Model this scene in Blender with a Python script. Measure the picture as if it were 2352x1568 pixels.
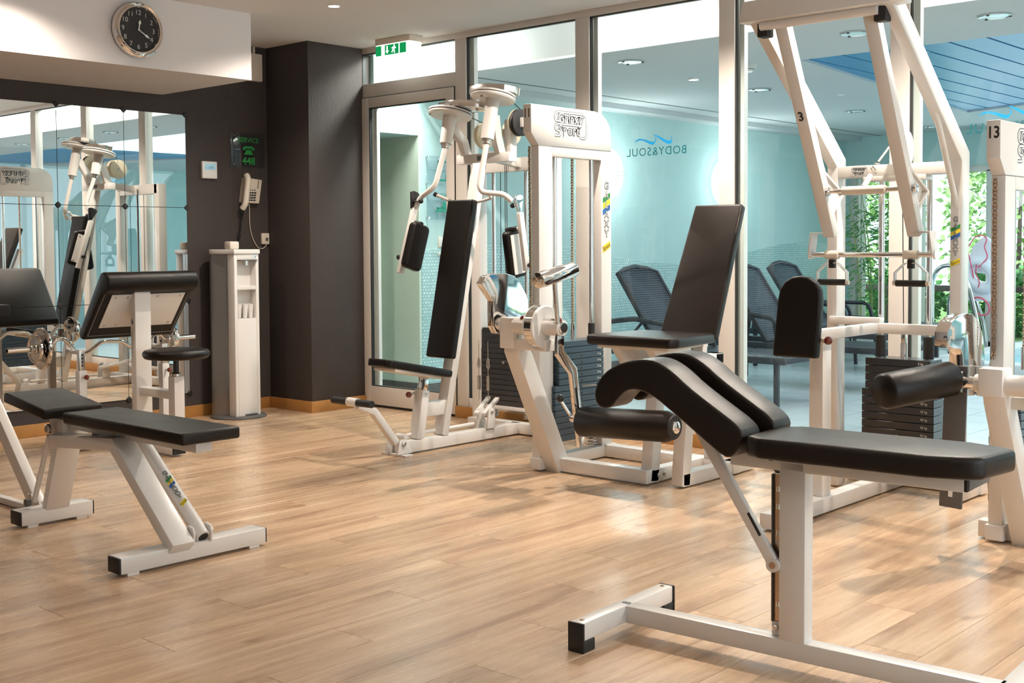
import bpy, bmesh, math, random
from mathutils import Vector, Matrix
R = random.Random(7)
for o in list(bpy.data.objects): bpy.data.objects.remove(o)
SC = bpy.context.scene
COL = SC.collection
PI = math.pi

# ------------------------------------------------------------ camera, world, lights, exposure
YAW, PIT, ROL = -0.734818, -0.042866, -0.00621
fwd = Vector((math.sin(YAW)*math.cos(PIT), math.cos(YAW)*math.cos(PIT), math.sin(PIT)))
r0 = Vector((math.cos(YAW), -math.sin(YAW), 0)); u0 = r0.cross(fwd)
rt = math.cos(ROL)*r0 + math.sin(ROL)*u0; up = -math.sin(ROL)*r0 + math.cos(ROL)*u0
cam = bpy.data.objects.new('camera', bpy.data.cameras.new('camera')); COL.objects.link(cam)
cam.matrix_world = Matrix(((rt.x, up.x, -fwd.x, 0), (rt.y, up.y, -fwd.y, 0), (rt.z, up.z, -fwd.z, 1.25), (0, 0, 0, 1)))
cam.data.sensor_width = 36; cam.data.lens = 2773/2352*36; cam.data.shift_y = -(784-684.9)/2352
cam.data.clip_start = 0.05; cam.data.clip_end = 300
SC.camera = cam
SC.view_settings.view_transform = 'Standard'; SC.view_settings.look = 'None'
SC.view_settings.exposure = 0.0; SC.view_settings.gamma = 1.0; SC.view_settings.use_curve_mapping = False
W = bpy.data.worlds.new('sky'); SC.world = W; W.use_nodes = True
bg = W.node_tree.nodes['Background']; bg.inputs[0].default_value = (0.80, 0.92, 1.0, 1); bg.inputs[1].default_value = 2.6
SC.cycles.use_denoising = True
SC.cycles.max_bounces = 8; SC.cycles.diffuse_bounces = 4; SC.cycles.glossy_bounces = 5
SC.cycles.transmission_bounces = 6; SC.cycles.transparent_max_bounces = 16
SC.cycles.sample_clamp_indirect = 6.0; SC.cycles.caustics_reflective = False; SC.cycles.caustics_refractive = False

def area(name, loc, size, power, col, aim=(0, 0, -1), shape='RECTANGLE', spread=PI):
    l = bpy.data.lights.new(name, 'AREA'); l.shape = shape; l.size = size[0]; l.size_y = size[1]
    l.energy = power; l.color = col; l.spread = spread
    o = bpy.data.objects.new(name, l); COL.objects.link(o); o.location = loc
    o.rotation_euler = Vector(aim).to_track_quat('-Z', 'Y').to_euler(); return o
def spot(name, loc, power, col, cone=1.9, blend=.6, r=.04, aim=(0, 0, -1)):
    l = bpy.data.lights.new(name, 'SPOT'); l.energy = power; l.color = col; l.spot_size = cone; l.spot_blend = blend
    l.shadow_soft_size = r
    o = bpy.data.objects.new(name, l); COL.objects.link(o); o.location = loc
    o.rotation_euler = Vector(aim).to_track_quat('-Z', 'Y').to_euler(); return o
sun = bpy.data.lights.new('sun', 'SUN'); sun.energy = 5.0; sun.angle = .02; sun.color = (1, .95, .86)
so = bpy.data.objects.new('sun', sun); COL.objects.link(so); so.rotation_euler = Vector((-.25, .75, -.75)).to_track_quat('-Z', 'Y').to_euler()
WARM = (1.0, .87, .745); NEUT = (1.0, .95, .88); COOL = (.80, .92, 1.0)
# daylight through the windows of the gym's right-hand end, lamps of the luminous cove, added fill in pool hall and corridor
area('window_daylight', (2.35, 3.2, 1.5), (3.6, 2.0), 55, COOL, (-1, 0, 0))
area('cove_lamp', (-1.6, 6.55, 2.86), (7.2, .3), 85, (1, .96, .88), (0, -.35, -1))
area('pool_hall_fill', (-3.2, 10.2, 2.55), (4.5, 5.0), 125, (.95, 1.0, 1.0))  # broad area light added to brighten the hall
area('pool_hall_daylight', (-1.2, 13.9, 1.3), (9.0, 2.0), 80, COOL, (0, -1, 0))
area('corridor_fill', (-6.7, 6.62, 2.9), (.6, .2), 50, (1, 1, .93))  # added to lighten the recess behind the glass door
LAMPS = [(-6.09, 5.05, 150), (-4.1, 5.40, 235), (-2.2, 5.40, 250), (-.4, 5.4, 150),
         (-6.3, 3.1, 75), (-4.1, 3.1, 16), (-1.9, 3.1, 16), (.3, 3.1, 16), (-5.9, 1.0, 16), (-3.7, 1.0, 16), (-1.6, 1.0, 16), (.6, 1.0, 16)]  # the weakest lamps are added as general fill
for x, y, e in LAMPS: spot('downlight_and_fill', (x, y, 2.78), e, WARM, 2.5, .7, .03)

# ------------------------------------------------------------ materials
def newmat(name):
    m = bpy.data.materials.new(name); m.use_nodes = True
    return m, m.node_tree, m.node_tree.nodes['Principled BSDF']
def mat(name, col, rough=.5, metal=0., coat=0., spec=.5, emit=None, estr=0., noise=0., nscale=30., bump=0., bscale=200., bstretch=None, rvar=0.):
    m, t, b = newmat(name); N, L = t.nodes, t.links
    b.inputs['Base Color'].default_value = (*col, 1); b.inputs['Roughness'].default_value = rough
    b.inputs['Metallic'].default_value = metal; b.inputs['Specular IOR Level'].default_value = spec
    b.inputs['Coat Weight'].default_value = coat; b.inputs['Coat Roughness'].default_value = .12
    if emit: b.inputs['Emission Color'].default_value = (*emit, 1); b.inputs['Emission Strength'].default_value = estr
    tc = None
    if noise or bump or rvar: tc = N.new('ShaderNodeTexCoord')
    if noise or rvar:
        n = N.new('ShaderNodeTexNoise'); n.inputs['Scale'].default_value = nscale; n.inputs['Detail'].default_value = 5
        L.new(tc.outputs['Object'], n.inputs['Vector'])
        if noise:
            mx = N.new('ShaderNodeMix'); mx.data_type = 'RGBA'
            mx.inputs['A'].default_value = (*[c*(1-noise) for c in col], 1); mx.inputs['B'].default_value = (*[min(1, c*(1+noise)) for c in col], 1)
            L.new(n.outputs['Fac'], mx.inputs['Factor']); L.new(mx.outputs['Result'], b.inputs['Base Color'])
        if rvar:
            mr = N.new('ShaderNodeMapRange'); mr.inputs['To Min'].default_value = rough-rvar; mr.inputs['To Max'].default_value = rough+rvar
            L.new(n.outputs['Fac'], mr.inputs['Value']); L.new(mr.outputs['Result'], b.inputs['Roughness'])
    if bump:
        n2 = N.new('ShaderNodeTexNoise'); n2.inputs['Scale'].default_value = bscale; n2.inputs['Detail'].default_value = 3
        src = tc.outputs['Object']
        if bstretch:
            mp = N.new('ShaderNodeMapping'); mp.inputs['Scale'].default_value = bstretch; L.new(src, mp.inputs['Vector']); src = mp.outputs['Vector']
        L.new(src, n2.inputs['Vector'])
        bp = N.new('ShaderNodeBump'); bp.inputs['Strength'].default_value = bump; bp.inputs['Distance'].default_value = .004
        L.new(n2.outputs['Fac'], bp.inputs['Height']); L.new(bp.outputs['Normal'], b.inputs['Normal'])
    return m
M = {}
M['enamel'] = mat('white_enamel', (.71, .685, .655), .32, coat=.25, noise=.03, nscale=3)
M['leather'] = mat('black_leather', (.0075, .0055, .0045), .33, bump=.2, bscale=520, spec=.24, rvar=.05, nscale=6)
M['leather_soft'] = mat('brown_black_leather', (.011, .007, .005), .34, bump=.2, bscale=420, spec=.28, rvar=.06, nscale=7)
M['thread'] = mat('pale_thread', (.6, .55, .5), .7)
M['chrome'] = mat('polished_chrome', (.82, .80, .78), .07, 1.0)
M['steel'] = mat('brushed_steel', (.62, .60, .57), .28, 1.0)
M['brass'] = mat('warm_steel', (.55, .40, .28), .25, 1.0)
M['rubber'] = mat('black_rubber', (.012, .011, .011), .55)
M['plastic_black'] = mat('black_plastic', (.015, .014, .014), .3)
M['bakelite'] = mat('dark_red_knob', (.16, .018, .012), .12, coat=.5)
M['stack'] = mat('black_iron_plate', (.020, .022, .026), .30, coat=.4)
M['stack2'] = mat('blue_sheen_iron_plate', (.028, .050, .072), .34, coat=.3)  # bluish reflection put into the colour of black plates
M['ivory'] = mat('ivory_nylon', (.72, .64, .48), .4)
M['black'] = mat('black_print', (.02, .018, .018), .6)
M['white_print'] = mat('white_print', (.85, .83, .80), .5)
M['grey_print'] = mat('grey_print', (.10, .11, .12), .5)
M['green'] = mat('green_print', (.02, .26, .05), .5)
M['yellow'] = mat('yellow_print', (.80, .62, .03), .5)
M['blue'] = mat('blue_print', (.02, .13, .42), .5)
M['petrol'] = mat('petrol_print', (.0, .12, .15), .5)
M['cyan'] = mat('cyan_print', (.0, .27, .62), .5)
M['teal'] = mat('teal_print', (.0, .30, .20), .5)
M['frame'] = mat('warm_white_powder_coat', (.66, .615, .57), .42)
M['seal'] = mat('dark_seal', (.02, .022, .022), .6)
M['plaster'] = mat('white_plaster', (.80, .765, .76), .9, bump=.35, bscale=160)
M['ceil'] = mat('white_ceiling_paint', (.76, .72, .70), .95, bump=.4, bscale=230)
M['dark'] = mat('dark_brown_roughcast', (.052, .041, .037), .8, noise=.12, nscale=40, bump=.8, bscale=90, bstretch=(1, 1, .22))
M['turq'] = mat('turquoise_roughcast', (.50, .68, .67), .9, noise=.05, nscale=8, bump=.3, bscale=150)
M['sage'] = mat('pale_green_roughcast', (.68, .80, .68), .9, noise=.05, nscale=8, bump=.35, bscale=150)
M['poolceil'] = mat('pool_hall_ceiling_paint', (.62, .63, .64), .95, bump=.2, bscale=200)
M['fascia'] = mat('cove_fascia_paint', (.85, .86, .85), .9)
M['blueslat'] = mat('blue_ceiling_lacquer', (.07, .33, .62), .35, noise=.06, nscale=3)
M['darkgap'] = mat('dark_gap', (.01, .03, .06), .8)
M['skirting'] = mat('oiled_oak', (.42, .20, .055), .45, noise=.25, nscale=14)
M['grey'] = mat('grey_plastic', (.10, .095, .09), .5)
M['silver'] = mat('silver_grey_lacquer', (.27, .265, .26), .32, .6)
M['cream'] = mat('cream_plastic', (.74, .66, .56), .4)
M['offwhite'] = mat('off_white_plastic', (.78, .75, .72), .35)
M['lcd'] = mat('lcd_blue', (.25, .42, .50), .2, emit=(.30, .55, .66), estr=.35)
M['wood_door'] = mat('pale_wood_veneer', (.62, .52, .42), .5, noise=.08, nscale=5)
M['wicker'] = mat('dark_wicker', (.018, .022, .030), .45, bump=.8, bscale=120)
M['leaf'] = mat('bamboo_leaf', (.10, .30, .08), .5, noise=.5, nscale=2.5)
M['leaf2'] = mat('shrub_leaf', (.36, .56, .20), .6, noise=.55, nscale=1.6)
M['culm'] = mat('bamboo_cane', (.35, .38, .12), .5)
M['stone'] = mat('pale_stone', (.70, .72, .72), .7, noise=.05, nscale=6)
M['brown'] = mat('brown_painted_rail', (.10, .055, .05), .5)
M['inflate'] = mat('white_vinyl', (.85, .86, .92), .25)
M['pink'] = mat('pink_vinyl', (.85, .12, .20), .3)
M['acrylic'] = None
def glassmat(name, tint, refl=1.0, rough=0.0, ior=1.5):
    m = bpy.data.materials.new(name); m.use_nodes = True; t = m.node_tree; N, L = t.nodes, t.links
    N.remove(N['Principled BSDF']); out = N['Material Output']
    tr = N.new('ShaderNodeBsdfTransparent'); tr.inputs[0].default_value = (*tint, 1)
    gl = N.new('ShaderNodeBsdfGlossy'); gl.inputs['Roughness'].default_value = rough
    fr = N.new('ShaderNodeFresnel'); fr.inputs[0].default_value = ior
    ml = N.new('ShaderNodeMath'); ml.operation = 'MULTIPLY'; ml.inputs[1].default_value = refl; ml.use_clamp = True
    mx = N.new('ShaderNodeMixShader')
    ge = N.new('ShaderNodeNewGeometry'); iv = N.new('ShaderNodeMath'); iv.operation = 'SUBTRACT'; iv.inputs[0].default_value = 1; m3 = N.new('ShaderNodeMath'); m3.operation = 'MULTIPLY'
    L.new(ge.outputs['Backfacing'], iv.inputs[1]); L.new(iv.outputs[0], m3.inputs[0]); L.new(ml.outputs[0], m3.inputs[1])
    L.new(fr.outputs[0], ml.inputs[0]); L.new(m3.outputs[0], mx.inputs[0]); L.new(tr.outputs[0], mx.inputs[1]); L.new(gl.outputs[0], mx.inputs[2])
    L.new(mx.outputs[0], out.inputs[0]); return m
M['glass'] = glassmat('window_glass', (.93, .97, .97), 1.0)
M['acrylic'] = glassmat('clear_acrylic', (.90, .93, .95), 1.4)
M['mirror'] = mat('mirror_silver', (.86, .88, .87), .0, 1.0)
def emis(name, col, s):
    m = bpy.data.materials.new(name); m.use_nodes = True; t = m.node_tree; t.nodes.remove(t.nodes['Principled BSDF'])
    e = t.nodes.new('ShaderNodeEmission'); e.inputs[0].default_value = (*col, 1); e.inputs[1].default_value = s
    t.links.new(e.outputs[0], t.nodes['Material Output'].inputs[0]); return m
M['lum'] = emis('luminous_cove_diffuser', (1, .98, .93), 2.6)
M['lamp'] = emis('lamp_glass', (1, .93, .82), 9)
M['lampcool'] = emis('cool_lamp_glass', (.95, 1, 1), 4)
M['lampdim'] = mat('frosted_lamp_glass', (.55, .72, .74), .3, emit=(.7, .95, 1), estr=.25)
M['exitlit'] = emis('exit_sign_diffuser', (.98, 1, .90), 2.4)
M['exitgreen'] = emis('exit_sign_green', (.01, .35, .10), .9)
M['hall'] = emis('lit_reflector', (1, .97, .9), 3)

def woodmat():
    m, t, b = newmat('vinyl_oak_plank'); N, L = t.nodes, t.links
    tc = N.new('ShaderNodeTexCoord'); oi = N.new('ShaderNodeObjectInfo')
    cb = N.new('ShaderNodeCombineXYZ'); sc = N.new('ShaderNodeMath'); sc.operation = 'MULTIPLY'; sc.inputs[1].default_value = 37.0
    L.new(oi.outputs['Random'], sc.inputs[0]); L.new(sc.outputs[0], cb.inputs['X']); L.new(sc.outputs[0], cb.inputs['Z'])
    ad = N.new('ShaderNodeVectorMath'); ad.operation = 'ADD'; L.new(tc.outputs['Object'], ad.inputs[0]); L.new(cb.outputs[0], ad.inputs[1])
    def noise(sx, sy, det, dist=0, rough=.55):
        mp = N.new('ShaderNodeMapping'); mp.inputs['Scale'].default_value = (sx, sy, 1); L.new(ad.outputs[0], mp.inputs['Vector'])
        n = N.new('ShaderNodeTexNoise'); n.inputs['Scale'].default_value = 1; n.inputs['Detail'].default_value = det
        n.inputs['Distortion'].default_value = dist; n.inputs['Roughness'].default_value = rough
        L.new(mp.outputs[0], n.inputs['Vector']); return n
    a = noise(7, .75, 4, 1.2); g = noise(42, 1.3, 3, .3, .6); k = noise(8, 3.0, 2, .2)
    cr = N.new('ShaderNodeValToRGB'); e = cr.color_ramp.elements
    e[0].position = .28; e[0].color = (.38, .235, .145, 1); e[1].position = .74; e[1].color = (.68, .495, .335, 1)
    e2 = cr.color_ramp.elements.new(.5); e2.color = (.56, .385, .245, 1)
    L.new(a.outputs['Fac'], cr.inputs[0])
    gr = N.new('ShaderNodeValToRGB'); gr.color_ramp.elements[0].position = .32; gr.color_ramp.elements[0].color = (.86, .845, .83, 1)
    gr.color_ramp.elements[1].position = .6; gr.color_ramp.elements[1].color = (1, 1, 1, 1); L.new(g.outputs['Fac'], gr.inputs[0])
    m1 = N.new('ShaderNodeMix'); m1.data_type = 'RGBA'; m1.blend_type = 'MULTIPLY'; m1.inputs['Factor'].default_value = .85
    L.new(cr.outputs[0], m1.inputs['A']); L.new(gr.outputs[0], m1.inputs['B'])
    kr = N.new('ShaderNodeValToRGB'); kr.color_ramp.elements[0].position = .70; kr.color_ramp.elements[0].color = (1, 1, 1, 1)
    kr.color_ramp.elements[1].position = .80; kr.color_ramp.elements[1].color = (.50, .38, .30, 1); L.new(k.outputs['Fac'], kr.inputs[0])
    m2 = N.new('ShaderNodeMix'); m2.data_type = 'RGBA'; m2.blend_type = 'MULTIPLY'; m2.inputs['Factor'].default_value = 1
    L.new(m1.outputs['Result'], m2.inputs['A']); L.new(kr.outputs[0], m2.inputs['B'])
    hs = N.new('ShaderNodeHueSaturation'); mr = N.new('ShaderNodeMapRange'); mr.inputs['To Min'].default_value = .90; mr.inputs['To Max'].default_value = 1.08
    L.new(oi.outputs['Random'], mr.inputs['Value']); L.new(mr.outputs[0], hs.inputs['Value']); L.new(m2.outputs['Result'], hs.inputs['Color'])
    L.new(hs.outputs[0], b.inputs['Base Color'])
    rr = N.new('ShaderNodeMapRange'); rr.inputs['To Min'].default_value = .20; rr.inputs['To Max'].default_value = .34
    L.new(g.outputs['Fac'], rr.inputs['Value']); L.new(rr.outputs[0], b.inputs['Roughness'])
    b.inputs['Specular IOR Level'].default_value = .55
    bp = N.new('ShaderNodeBump'); bp.inputs['Strength'].default_value = .12; bp.inputs['Distance'].default_value = .002
    L.new(g.outputs['Fac'], bp.inputs['Height']); L.new(bp.outputs[0], b.inputs['Normal'])
    return m
M['wood'] = woodmat()
def mosaicmat():
    m, t, b = newmat('glass_mosaic'); N, L = t.nodes, t.links
    tc = N.new('ShaderNodeTexCoord'); br = N.new('ShaderNodeTexBrick')
    sp = N.new('ShaderNodeSeparateXYZ'); cb = N.new('ShaderNodeCombineXYZ'); L.new(tc.outputs['Object'], sp.inputs[0])
    L.new(sp.outputs['Y'], cb.inputs['X']); L.new(sp.outputs['Z'], cb.inputs['Y']); L.new(cb.outputs[0], br.inputs['Vector'])
    br.inputs['Scale'].default_value = 1; br.inputs['Brick Width'].default_value = .034; br.inputs['Row Height'].default_value = .026
    br.inputs['Mortar Size'].default_value = .006; br.inputs['Color1'].default_value = (.40, .62, .62, 1); br.inputs['Color2'].default_value = (.62, .78, .76, 1)
    br.inputs['Mortar'].default_value = (.33, .50, .50, 1); L.new(br.outputs['Color'], b.inputs['Base Color'])
    b.inputs['Roughness'].default_value = .2; return m
M['mosaic'] = mosaicmat()
def weavemat():
    m, t, b = newmat('open_wicker_weave'); N, L = t.nodes, t.links
    tc = N.new('ShaderNodeTexCoord')
    def wave(v):
        d = N.new('ShaderNodeVectorMath'); d.operation = 'DOT_PRODUCT'; d.inputs[1].default_value = v; L.new(tc.outputs['Object'], d.inputs[0])
        sn = N.new('ShaderNodeMath'); sn.operation = 'SINE'; L.new(d.outputs['Value'], sn.inputs[0]); return sn
    k = 2*PI/.044; w1 = wave((0, k, 0)); w2 = wave((-.56*k, 0, .83*k)); ck = N.new('ShaderNodeMath'); ck.operation = 'MULTIPLY'
    L.new(w1.outputs[0], ck.inputs[0]); L.new(w2.outputs[0], ck.inputs[1])
    ab = N.new('ShaderNodeMath'); ab.operation = 'ABSOLUTE'; L.new(ck.outputs[0], ab.inputs[0])
    lt = N.new('ShaderNodeMath'); lt.operation = 'GREATER_THAN'; lt.inputs[1].default_value = .52; L.new(ab.outputs[0], lt.inputs[0])
    tr = N.new('ShaderNodeBsdfTransparent'); mx = N.new('ShaderNodeMixShader'); L.new(lt.outputs[0], mx.inputs[0])
    b.inputs['Base Color'].default_value = (.018, .03, .05, 1); b.inputs['Roughness'].default_value = .4
    L.new(b.outputs[0], mx.inputs[1]); L.new(tr.outputs[0], mx.inputs[2]); L.new(mx.outputs[0], t.nodes['Material Output'].inputs[0]); return m
M['weave'] = weavemat()
M['tile'] = mat('pool_hall_tile', (.50, .57, .60), .28, noise=.06, nscale=5)
M['grout'] = mat('tile_grout', (.30, .38, .42), .8)

# ------------------------------------------------------------ geometry helpers (world coordinates)
def V(*a): return Vector(a)
def nb(): return bmesh.new()
def face(bm, vs):
    try: return bm.faces.new(vs)
    except ValueError: return None
def box(bm, x0, x1, y0, y1, z0, z1):
    v = [bm.verts.new(p) for p in ((x0, y0, z0), (x1, y0, z0), (x1, y1, z0), (x0, y1, z0), (x0, y0, z1), (x1, y0, z1), (x1, y1, z1), (x0, y1, z1))]
    for f in ((0, 3, 2, 1), (4, 5, 6, 7), (0, 1, 5, 4), (1, 2, 6, 5), (2, 3, 7, 6), (3, 0, 4, 7)): bm.faces.new([v[i] for i in f])
    return bm
def beam(bm, pts, w, h, side=(0, 1, 0)):
    """rectangular tube swept along a path; w is measured along side, h across it"""
    pts = [Vector(p) for p in pts]; s = Vector(side).normalized(); rings = []
    if len(pts) == 2:
        t = (pts[1]-pts[0]).normalized(); s = (s-t*s.dot(t)).normalized()
    for i, p in enumerate(pts):
        if i == 0: t = (pts[1]-p).normalized(); k = 1
        elif i == len(pts)-1: t = (p-pts[-2]).normalized(); k = 1
        else:
            a = (p-pts[i-1]).normalized(); b = (pts[i+1]-p).normalized(); t = (a+b).normalized(); k = 1/max(.3, t.dot(a))
        hd = t.cross(s).normalized()*(h/2*k); sw = s*(w/2)
        rings.append([bm.verts.new(p+q) for q in (sw+hd, hd-sw, -hd-sw, sw-hd)])
    for a, b in zip(rings, rings[1:]):
        for j in range(4): bm.faces.new((a[j], a[(j+1) % 4], b[(j+1) % 4], b[j]))
    bm.faces.new(rings[0][::-1]); bm.faces.new(rings[-1]); return bm
def fillet(pts, r, n=5):
    out = [Vector(pts[0])]
    for i in range(1, len(pts)-1):
        a, p, b = Vector(pts[i-1]), Vector(pts[i]), Vector(pts[i+1])
        d1, d2 = (a-p), (b-p); q = min(r, d1.length*.48, d2.length*.48); A, B = p+d1.normalized()*q, p+d2.normalized()*q
        for j in range(n+1):
            t = j/n; out.append(A*(1-t)**2+p*2*t*(1-t)+B*t*t)
    out.append(Vector(pts[-1])); return out
def tube(bm, pts, r, seg=12, fil=0., closed=False, caps=True):
    pts = [Vector(p) for p in pts]
    if fil: pts = fillet(pts, fil)
    n = len(pts); rs = r if isinstance(r, (list, tuple)) else [r]*n
    t0 = (pts[1]-pts[0]).normalized(); nrm = t0.orthogonal().normalized(); rings = []; prev = t0
    for i, p in enumerate(pts):
        if closed: t = (pts[(i+1) % n]-pts[i-1]).normalized()
        elif i == 0: t = t0
        elif i == n-1: t = (p-pts[-2]).normalized()
        else: t = (pts[i+1]-pts[i-1]).normalized()
        nrm = (nrm-t*nrm.dot(t)).normalized(); bn = t.cross(nrm)
        rings.append([bm.verts.new(p+(nrm*math.cos(2*PI*k/seg)+bn*math.sin(2*PI*k/seg))*rs[i]) for k in range(seg)])
    m = n if closed else n-1
    for i in range(m):
        a, b = rings[i], rings[(i+1) % n]
        for k in range(seg): face(bm, (a[k], a[(k+1) % seg], b[(k+1) % seg], b[k]))
    if caps and not closed: bm.faces.new(rings[0][::-1]); bm.faces.new(rings[-1])
    return bm
def cyl(bm, a, b, r, r2=None, seg=20):
    return tube(bm, [a, b], [r, r if r2 is None else r2], seg)
def lathe(bm, prof, o, ax, seg=28):
    """prof: (distance along axis, radius) pairs"""
    o = Vector(o); a = Vector(ax).normalized(); u = a.orthogonal().normalized(); v = a.cross(u); rings = []
    for d, r in prof:
        if r < 1e-6: rings.append([bm.verts.new(o+a*d)])
        else: rings.append([bm.verts.new(o+a*d+(u*math.cos(2*PI*k/seg)+v*math.sin(2*PI*k/seg))*r) for k in range(seg)])
    for p, q in zip(rings, rings[1:]):
        for k in range(seg):
            k2 = (k+1) % seg
            if len(p) == 1 and len(q) == 1: continue
            if len(p) == 1: face(bm, (p[0], q[k], q[k2]))
            elif len(q) == 1: face(bm, (p[k], p[k2], q[0]))
            else: face(bm, (p[k], p[k2], q[k2], q[k]))
    if len(rings[0]) > 1: bm.faces.new(rings[0][::-1])
    if len(rings[-1]) > 1: bm.faces.new(rings[-1])
    return bm
def prism(bm, outl, o, u, v, th):
    """outline points (a,b) on axes u,v from o, extruded th along u x v"""
    o, u, v = Vector(o), Vector(u), Vector(v); n = u.cross(v).normalized()*th
    lo = [bm.verts.new(o+u*a+v*b) for a, b in outl]; hi = [bm.verts.new(q.co+n) for q in lo]
    k = len(lo)
    for i in range(k): bm.faces.new((lo[i], lo[(i+1) % k], hi[(i+1) % k], hi[i]))
    f1 = bm.faces.new(lo[::-1]); f2 = bm.faces.new(hi)
    if k > 4: bmesh.ops.triangulate(bm, faces=[f1, f2], ngon_method='EAR_CLIP') if False else None
    return bm
def ball(bm, c, r, seg=14):
    n = 8; return lathe(bm, [(-r*math.cos(PI*i/n), r*math.sin(PI*i/n)) for i in range(n+1)], c, (0, 0, 1), seg)
def torus(bm, c, ax, R_, r, seg=28, s2=10, sq=1.0):
    c, a = Vector(c), Vector(ax).normalized(); u = a.orthogonal().normalized(); v = a.cross(u)
    return tube(bm, [c+(u*math.cos(2*PI*k/seg)+v*math.sin(2*PI*k/seg)*sq)*R_ for k in range(seg)], r, s2, closed=True)

BASE = {}
def inv(parent):
    p = parent
    while p is not None and p.parent is not None: p = p.parent
    return BASE.get(p.name, Matrix()).inverted() if p is not None else Matrix()
def obj(name, bm, m, parent=None, bev=0., segs=2, ang=35, smooth=True, kind=None, label=None, loc=None):
    bmesh.ops.recalc_face_normals(bm, faces=bm.faces)
    if bev:
        es = [e for e in bm.edges if len(e.link_faces) == 2 and e.calc_face_angle(0) > .45]
        if es: bmesh.ops.bevel(bm, geom=es, offset=bev, segments=segs, profile=.55, affect='EDGES', clamp_overlap=True)
    if parent is not None: bm.transform(inv(parent))
    elif loc is not None: bm.transform(Matrix.Translation(-Vector(loc)))
    me = bpy.data.meshes.new(name); bm.to_mesh(me); bm.free()
    if smooth:
        me.polygons.foreach_set('use_smooth', [True]*len(me.polygons)); me.set_sharp_from_angle(angle=math.radians(ang))
    me.materials.append(M[m] if isinstance(m, str) else m)
    o = bpy.data.objects.new(name, me); COL.objects.link(o); o.parent = parent
    if parent is None and loc is not None: o.location = loc; BASE[o.name] = Matrix.Translation(Vector(loc))
    if kind: o['kind'] = kind
    if label: o['label'] = label
    return o
def tag(o, label, cat, group=None):
    o['label'] = label; o['category'] = cat
    if group: o['group'] = group
    return o
def thing(name, label, cat, loc, rotz=0., group=None):
    o = bpy.data.objects.new(name, None); COL.objects.link(o); o.location = loc; o.rotation_euler = (0, 0, rotz)
    o.empty_display_size = .1
    BASE[o.name] = Matrix.Translation(Vector(loc)) @ Matrix.Rotation(rotz, 4, 'Z'); return tag(o, label, cat, group)
def struct(name, bm, m, parent=None, bev=0., **k):
    o = obj(name, bm, m, parent, bev, **k)
    if parent is None: o['kind'] = 'structure'
    return o
def boxo(name, m, parent, *b, bev=.004, **k): return obj(name, box(nb(), *b), m, parent, bev, **k)
def copy_tree(o, parent=None):
    c = o.copy(); COL.objects.link(c); c.parent = parent
    for ch in o.children: copy_tree(ch, c)
    return c
def letter(name, body, size, o, u, v, m, parent, off=0., lift=.0006, space=1.0, sx=1.0, align='CENTER', label=None):
    cu = bpy.data.curves.new('glyphs', 'FONT'); cu.body = body; cu.size = size; cu.offset = off; cu.resolution_u = 3
    cu.align_x = align; cu.align_y = 'CENTER'; cu.space_character = space
    t = bpy.data.objects.new('glyphs', cu); me = bpy.data.meshes.new_from_object(t)
    bpy.data.objects.remove(t); bpy.data.curves.remove(cu)
    u, v = Vector(u).normalized(), Vector(v).normalized(); n = u.cross(v); oo = Vector(o)+n*lift
    mt = Matrix(((u.x*sx, v.x, n.x, oo.x), (u.y*sx, v.y, n.y, oo.y), (u.z*sx, v.z, n.z, oo.z), (0, 0, 0, 1)))
    b = nb(); b.from_mesh(me); bpy.data.meshes.remove(me); b.transform(mt)
    return obj(name, b, m, parent, smooth=False, label=label)
def flat(name, pts, m, parent, **k):
    b = nb(); f = b.faces.new([b.verts.new(p) for p in pts]); bmesh.ops.triangulate(b, faces=[f]); return obj(name, b, m, parent, smooth=False, **k)
def ribbon(bm, pts, w, o, u, v, lift):
    """flat line of width w along 2-D points"""
    u, v = Vector(u), Vector(v); n = u.cross(v).normalized(); q = [Vector((a, b, 0)) for a, b in pts]; L, Rr = [], []
    for i, p in enumerate(q):
        t = (q[min(i+1, len(q)-1)]-q[max(i-1, 0)]).normalized(); s = Vector((-t.y, t.x, 0))*w/2
        for lst, e in ((L, p+s), (Rr, p-s)): lst.append(bm.verts.new(Vector(o)+u*e.x+v*e.y+n*lift))
    for i in range(len(q)-1): face(bm, (Rr[i], Rr[i+1], L[i+1], L[i]))
    return bm

# ------------------------------------------------------------ the gym's shell
YG = 6.294; XM = -7.76
fl = struct('floor', box(nb(), XM-.1, 2.5, -2.1, YG+.02, -.06, -.004), 'wood', smooth=False)
planks = {}
def plank(x, y0, y1):
    L_ = round(y1-y0, 3)
    if L_ not in planks:
        b = box(nb(), .0006, .1944, .0006, L_-.0006, -.004, 0); me = bpy.data.meshes.new('plank'); 
        bmesh.ops.bevel(b, geom=[e for e in b.edges if e.verts[0].co.z > -.001 and e.verts[1].co.z > -.001], offset=.0009, segments=1, affect='EDGES')
        b.to_mesh(me); b.free(); me.materials.append(M['wood']); planks[L_] = me
    o = bpy.data.objects.new('plank', planks[L_]); COL.objects.link(o); o.location = (x, y0, 0); o.parent = fl
xi = -1.70-.195*31
k = 0
while xi < .7:
    off = (k*.415+.13) % 1.3; y = .9-off
    while y < YG-.02:
        y1 = min(y+1.3, YG)
        if y1-y > .08: plank(xi, y, y1)
        y += 1.3
    xi += .195; k += 1
struct('ceiling', box(nb(), XM-.1, 2.5, -2.1, YG+.07, 2.8, 2.9), 'ceil', smooth=False)
struct('wall_left', box(nb(), XM-.12, XM, -2.1, 6.5, 0, 2.8), 'dark', smooth=False)
struct('wall_corner_pier', box(nb(), XM, -7.24, 5.745, YG+.12, 0, 2.8), 'dark', bev=.004)
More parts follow.
